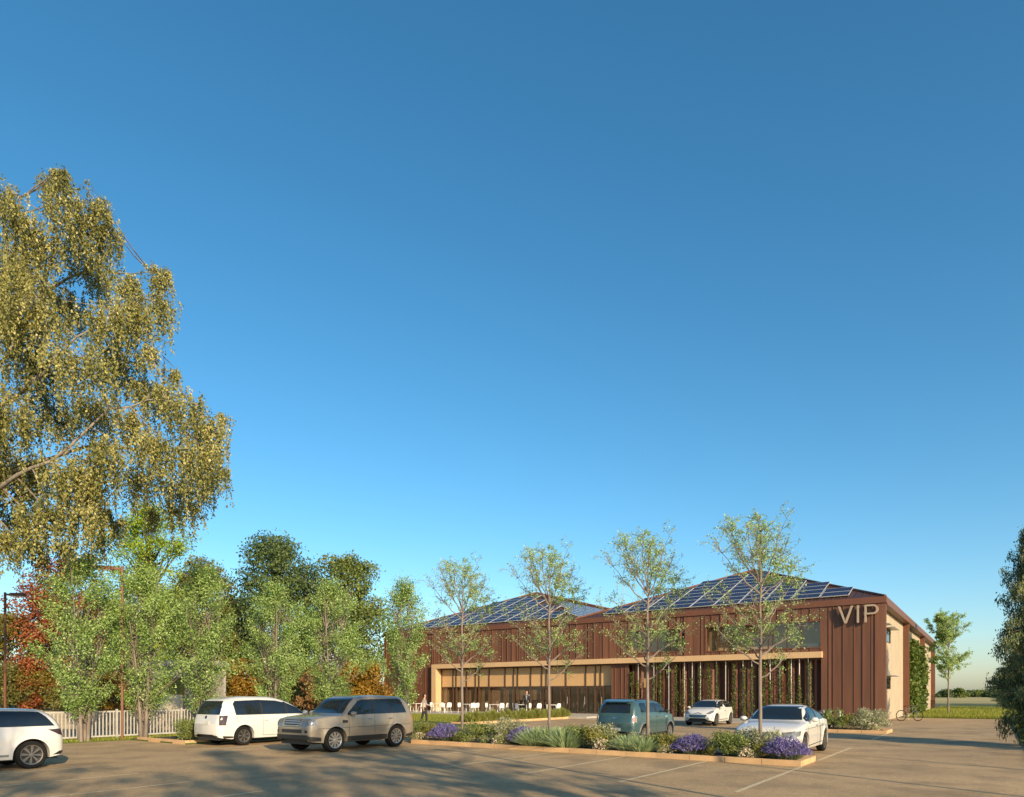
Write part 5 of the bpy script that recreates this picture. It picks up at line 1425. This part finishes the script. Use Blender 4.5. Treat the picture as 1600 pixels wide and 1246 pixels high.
# ================================================================== people
def skin(name, V, E, rad, mat_, parent, root=0, sub=2):
    me = bpy.data.meshes.new(name); me.from_pydata(V, E, [])
    o = bpy.data.objects.new(name, me); COL.objects.link(o)
    m_ = o.modifiers.new('skin', 'SKIN'); m_.use_smooth_shade = True
    for i, sv in enumerate(me.skin_vertices[0].data):
        r_ = rad[i]; sv.radius = r_ if isinstance(r_, tuple) else (r_, r_); sv.use_root = (i == root)
    s_ = o.modifiers.new('sub', 'SUBSURF'); s_.levels = sub; s_.render_levels = sub
    dg = bpy.context.evaluated_depsgraph_get(); ev = bpy.data.meshes.new_from_object(o.evaluated_get(dg))
    bpy.data.objects.remove(o)
    ev.materials.clear(); ev.materials.append(mat_); ev.shade_smooth()
    return link(bpy.data.objects.new(name, ev), parent)
SKIN = mat('skin', (.50,.30,.21), .6)
def person(loc, rz, label, H, legs, arms, top, trouser, hairm, jacket=None, female=False):
    """x is the person's front; legs/arms: (thigh, shin) and (upper, fore) swing angles in degrees for left, right"""
    r_ = empty('person', loc, rz, label, 'person', 'people by the building'); r_.scale = (H/1.78,)*3
    hipw, shw = (.085, .165) if female else (.09, .20)
    V = [(0,0,.95),(0,0,1.10),(.0,0,1.28),(0,0,1.42),(.005,0,1.50),(.02,0,1.58),(.025,0,1.67),(.02,0,1.76)]
    E = [(i,i+1) for i in range(7)]
    rad = [(.105,.135),(.095,.12 if female else .135),(.11,.145 if female else .165),(.075,.12),(.05,.05),(.075,.062),(.092,.075),(.055,.05)]
    LEG, ARM = [], []
    def add(p, r1, prev):
        V.append(tuple(p)); rad.append(r1); E.append((prev, len(V)-1)); return len(V)-1
    for sg, (th, sh) in zip((1,-1), legs):
        hip = np.array([0, sg*hipw, .90]); i0 = add(hip, .085, 0)
        kn = hip + np.array([math.sin(R(th))*.43, sg*.01, -math.cos(R(th))*.43]); i1 = add(hip*.5+kn*.5, .078, i0); i1 = add(kn, .055, i1)
        an = kn + np.array([math.sin(R(sh))*.40, 0, -math.cos(R(sh))*.40]); i2 = add(kn*.6+an*.4, .055, i1); i2 = add(an, .038, i2)
        to = an + np.array([.09, sg*.01, -.045]); i3 = add(to, (.032,.036), i2); i4 = add(to + np.array([.08, sg*.01, -.01]), (.022,.032), i3)
        LEG.append((hip, kn, an, to))
    for sg, (ua, fa, outw) in zip((1,-1), arms):
        sho = np.array([0, sg*shw, 1.42]); i0 = add(sho, .055, 3)
        el = sho + np.array([math.sin(R(ua))*.28, sg*outw, -math.cos(R(ua))*.28]); i1 = add(el, .042, i0)
        wr = el + np.array([math.sin(R(fa))*.25, sg*outw*.3, -math.cos(R(fa))*.25]); i2 = add(wr, .028, i1)
        d_ = (wr-el)/np.linalg.norm(wr-el); pa = wr + d_*.06; i3 = add(pa, (.018,.032), i2)
        fwd = np.cross(d_, np.array([0, sg, 0])); fwd = fwd/np.linalg.norm(fwd)
        for q in range(4):                       # four fingers, slightly curled
            o = fwd*(.024-.016*q); f0 = add(pa + d_*.035 + o, .009, i3); f1 = add(pa + d_*(.075-.006*abs(q-1.2)) + o + np.array([0,-sg*.01,0]), .008, f0)
            add(pa + d_*(.10-.01*abs(q-1.2)) + o + np.array([0,-sg*.025,0]), .007, f1)
        t0 = add(wr + d_*.03 + fwd*.035, .010, i2); add(wr + d_*.065 + fwd*.05, .008, t0)
        ARM.append((sho, el, wr))
    skin('body', V, E, rad, SKIN, r_)
    # trousers
    V2 = [(0,0,1.03),(0,0,.94)]; E2 = [(0,1)]; R2 = [(.115,.145),(.118,.15)]
    for (hip, kn, an, to) in LEG:
        b0 = len(V2); V2 += [tuple(hip-np.array([0,0,.03])), tuple(hip*.5+kn*.5), tuple(kn), tuple(kn*.5+an*.5), tuple(an+np.array([0,0,.02]))]; R2 += [.098, .09, .068, .066, .056]
        E2 += [(1,b0)] + [(b0+i, b0+i+1) for i in range(4)]
    skin('trousers', V2, E2, R2, trouser, r_, 1)
    # shirt with sleeves
    def upper(nm, m_, grow, zlow, full):
        V3 = [(0,0,zlow),(0,0,1.12),(0,0,1.28),(0,0,1.41),(.003,0,1.47)]; E3 = [(i,i+1) for i in range(4)]
        R3 = [(.112+grow,.142+grow),(.105+grow,(.128 if female else .145)+grow),(.122+grow,(.155 if female else .175)+grow),(.088+grow,.13+grow),(.062,.066)]
        for sho, el, wr in ARM:
            b0 = len(V3); end = wr if full else el + (wr-el)*.25
            V3 += [tuple(sho), tuple(el), tuple(end)]; R3 += [.068+grow, .055+grow, .042+grow]; E3 += [(3,b0),(b0,b0+1),(b0+1,b0+2)]
        return skin(nm, V3, E3, R3, m_, r_, 1)
    upper('shirt', top, 0.0, .98, not female or True)
    if jacket:
        upper('jacket', jacket, .018, .88, True)
        # shirt front and tie showing between the lapels
        MB().add([(.155,-.055,1.43),(.155,.055,1.43),(.178,.045,1.30),(.160,.012,1.08),(.160,-.012,1.08),(.178,-.045,1.30),(.10,-.05,1.43),(.10,.05,1.43),(.12,.04,1.30),(.11,.012,1.08),(.11,-.012,1.08),(.12,-.04,1.30)],
                 [(0,1,2,3,4,5),(6,11,10,9,8,7),(0,6,7,1),(1,7,8,2),(2,8,9,3),(3,9,10,4),(4,10,11,5),(5,11,6,0)]).build('shirt_front', top, r_)
    # hair: cap shell around the skull
    hm = MB(); n = 14; vs = []; fs = []
    rings = [(1.80,.02),(1.79,.06),(1.765,.088),(1.72,.102),(1.67,.104)] + ([(1.62,.098),(1.57,.085),(1.53,.06)] if female else [(1.63,.088)])
    for z, rr in rings:
        for j in range(n):
            a = 2*math.pi*j/n; face = math.cos(a) > .45 and z < 1.735
            k_ = .35 if face else 1.0
            vs.append((.012 + math.cos(a)*rr*1.06*k_, math.sin(a)*rr*(.92 if not face else .7), z))
    for i in range(len(rings)-1):
        for j in range(n): fs.append((i*n+j, i*n+(j+1)%n, (i+1)*n+(j+1)%n, (i+1)*n+j))
    fs.append(tuple(range(n))); hm.add(vs, fs).build('hair', hairm, r_, smooth=60)
    fc = MB()
    for sg in (1,-1): fc.box(.103,.112, sg*.03-.010, sg*.03+.010, 1.675, 1.687)
    tag(fc.build('eyes', M_TRIM, r_), kind='stuff')
    MB().add([(.105,-.012,1.63),(.105,.012,1.63),(.13,0,1.636),(.105,0,1.675)], [(0,1,2),(1,3,2),(3,0,2),(0,3,1)]).build('nose', SKIN, r_)
    MB().box(.100,.108,-.02,.02,1.603,1.611).build('mouth', mat('lips', (.35,.13,.11), .6), r_)
    for sg in (1,-1): MB().lathe([(.001,-.008),(.024,-.006),(.026,.004),(.001,.008)], 10, 'y').build('ear', SKIN, r_, smooth=60).location = (.01, sg*.082, 1.655)
    for (hip, kn, an, to), sg in zip(LEG, (1,-1)):
        x, y, z = an; z0 = z-.085
        MB().add([(x-.05,y-.035,z0),(x-.05,y+.035,z0),(x+.12,y+.045,z0),(x+.20,y+.02,z0),(x+.20,y-.02,z0),(x+.12,y-.045,z0),(x-.045,y-.035,z0+.09),(x-.045,y+.035,z0+.09),(x+.06,y+.035,z0+.075),(x+.19,y+.018,z0+.04),(x+.19,y-.018,z0+.04),(x+.06,y-.035,z0+.075)],
                 [(0,1,2,3,4,5),(6,11,10,9,8,7),(0,6,7,1),(1,7,8,2),(2,8,9,3),(3,9,10,4),(4,10,11,5),(5,11,6,0)]).build('shoe', M_BLACK, r_, bevel=.012)
    return r_
BLACKC = mat('black_cloth', (.018,.018,.02), .85); GREYC = mat('pale_blouse', (.30,.27,.265), .85); SHIRT = mat('grey_shirt', (.24,.24,.26), .8); HAIR = mat('dark_hair', (.02,.014,.011), .6)
wx, wy = ray_d(663, 38.6)
person((wx, wy, .0), R(-12), 'woman in pale blouse and black trousers walking on the lawn edge', 1.74, [(14, -2), (-10, -16)], [(12, 75, .02), (-10, 15, .03)], GREYC, BLACKC, HAIR, None, True)
mx_, my_ = ray_m(823, 41.3)
person((mx_, my_, .17), R(-100), 'man in a dark open jacket standing on the terrace', 1.80, [(2, 0), (-2, -3)], [(4, 10, .05), (-2, 8, .05)], SHIRT, BLACKC, HAIR, BLACKC, False)
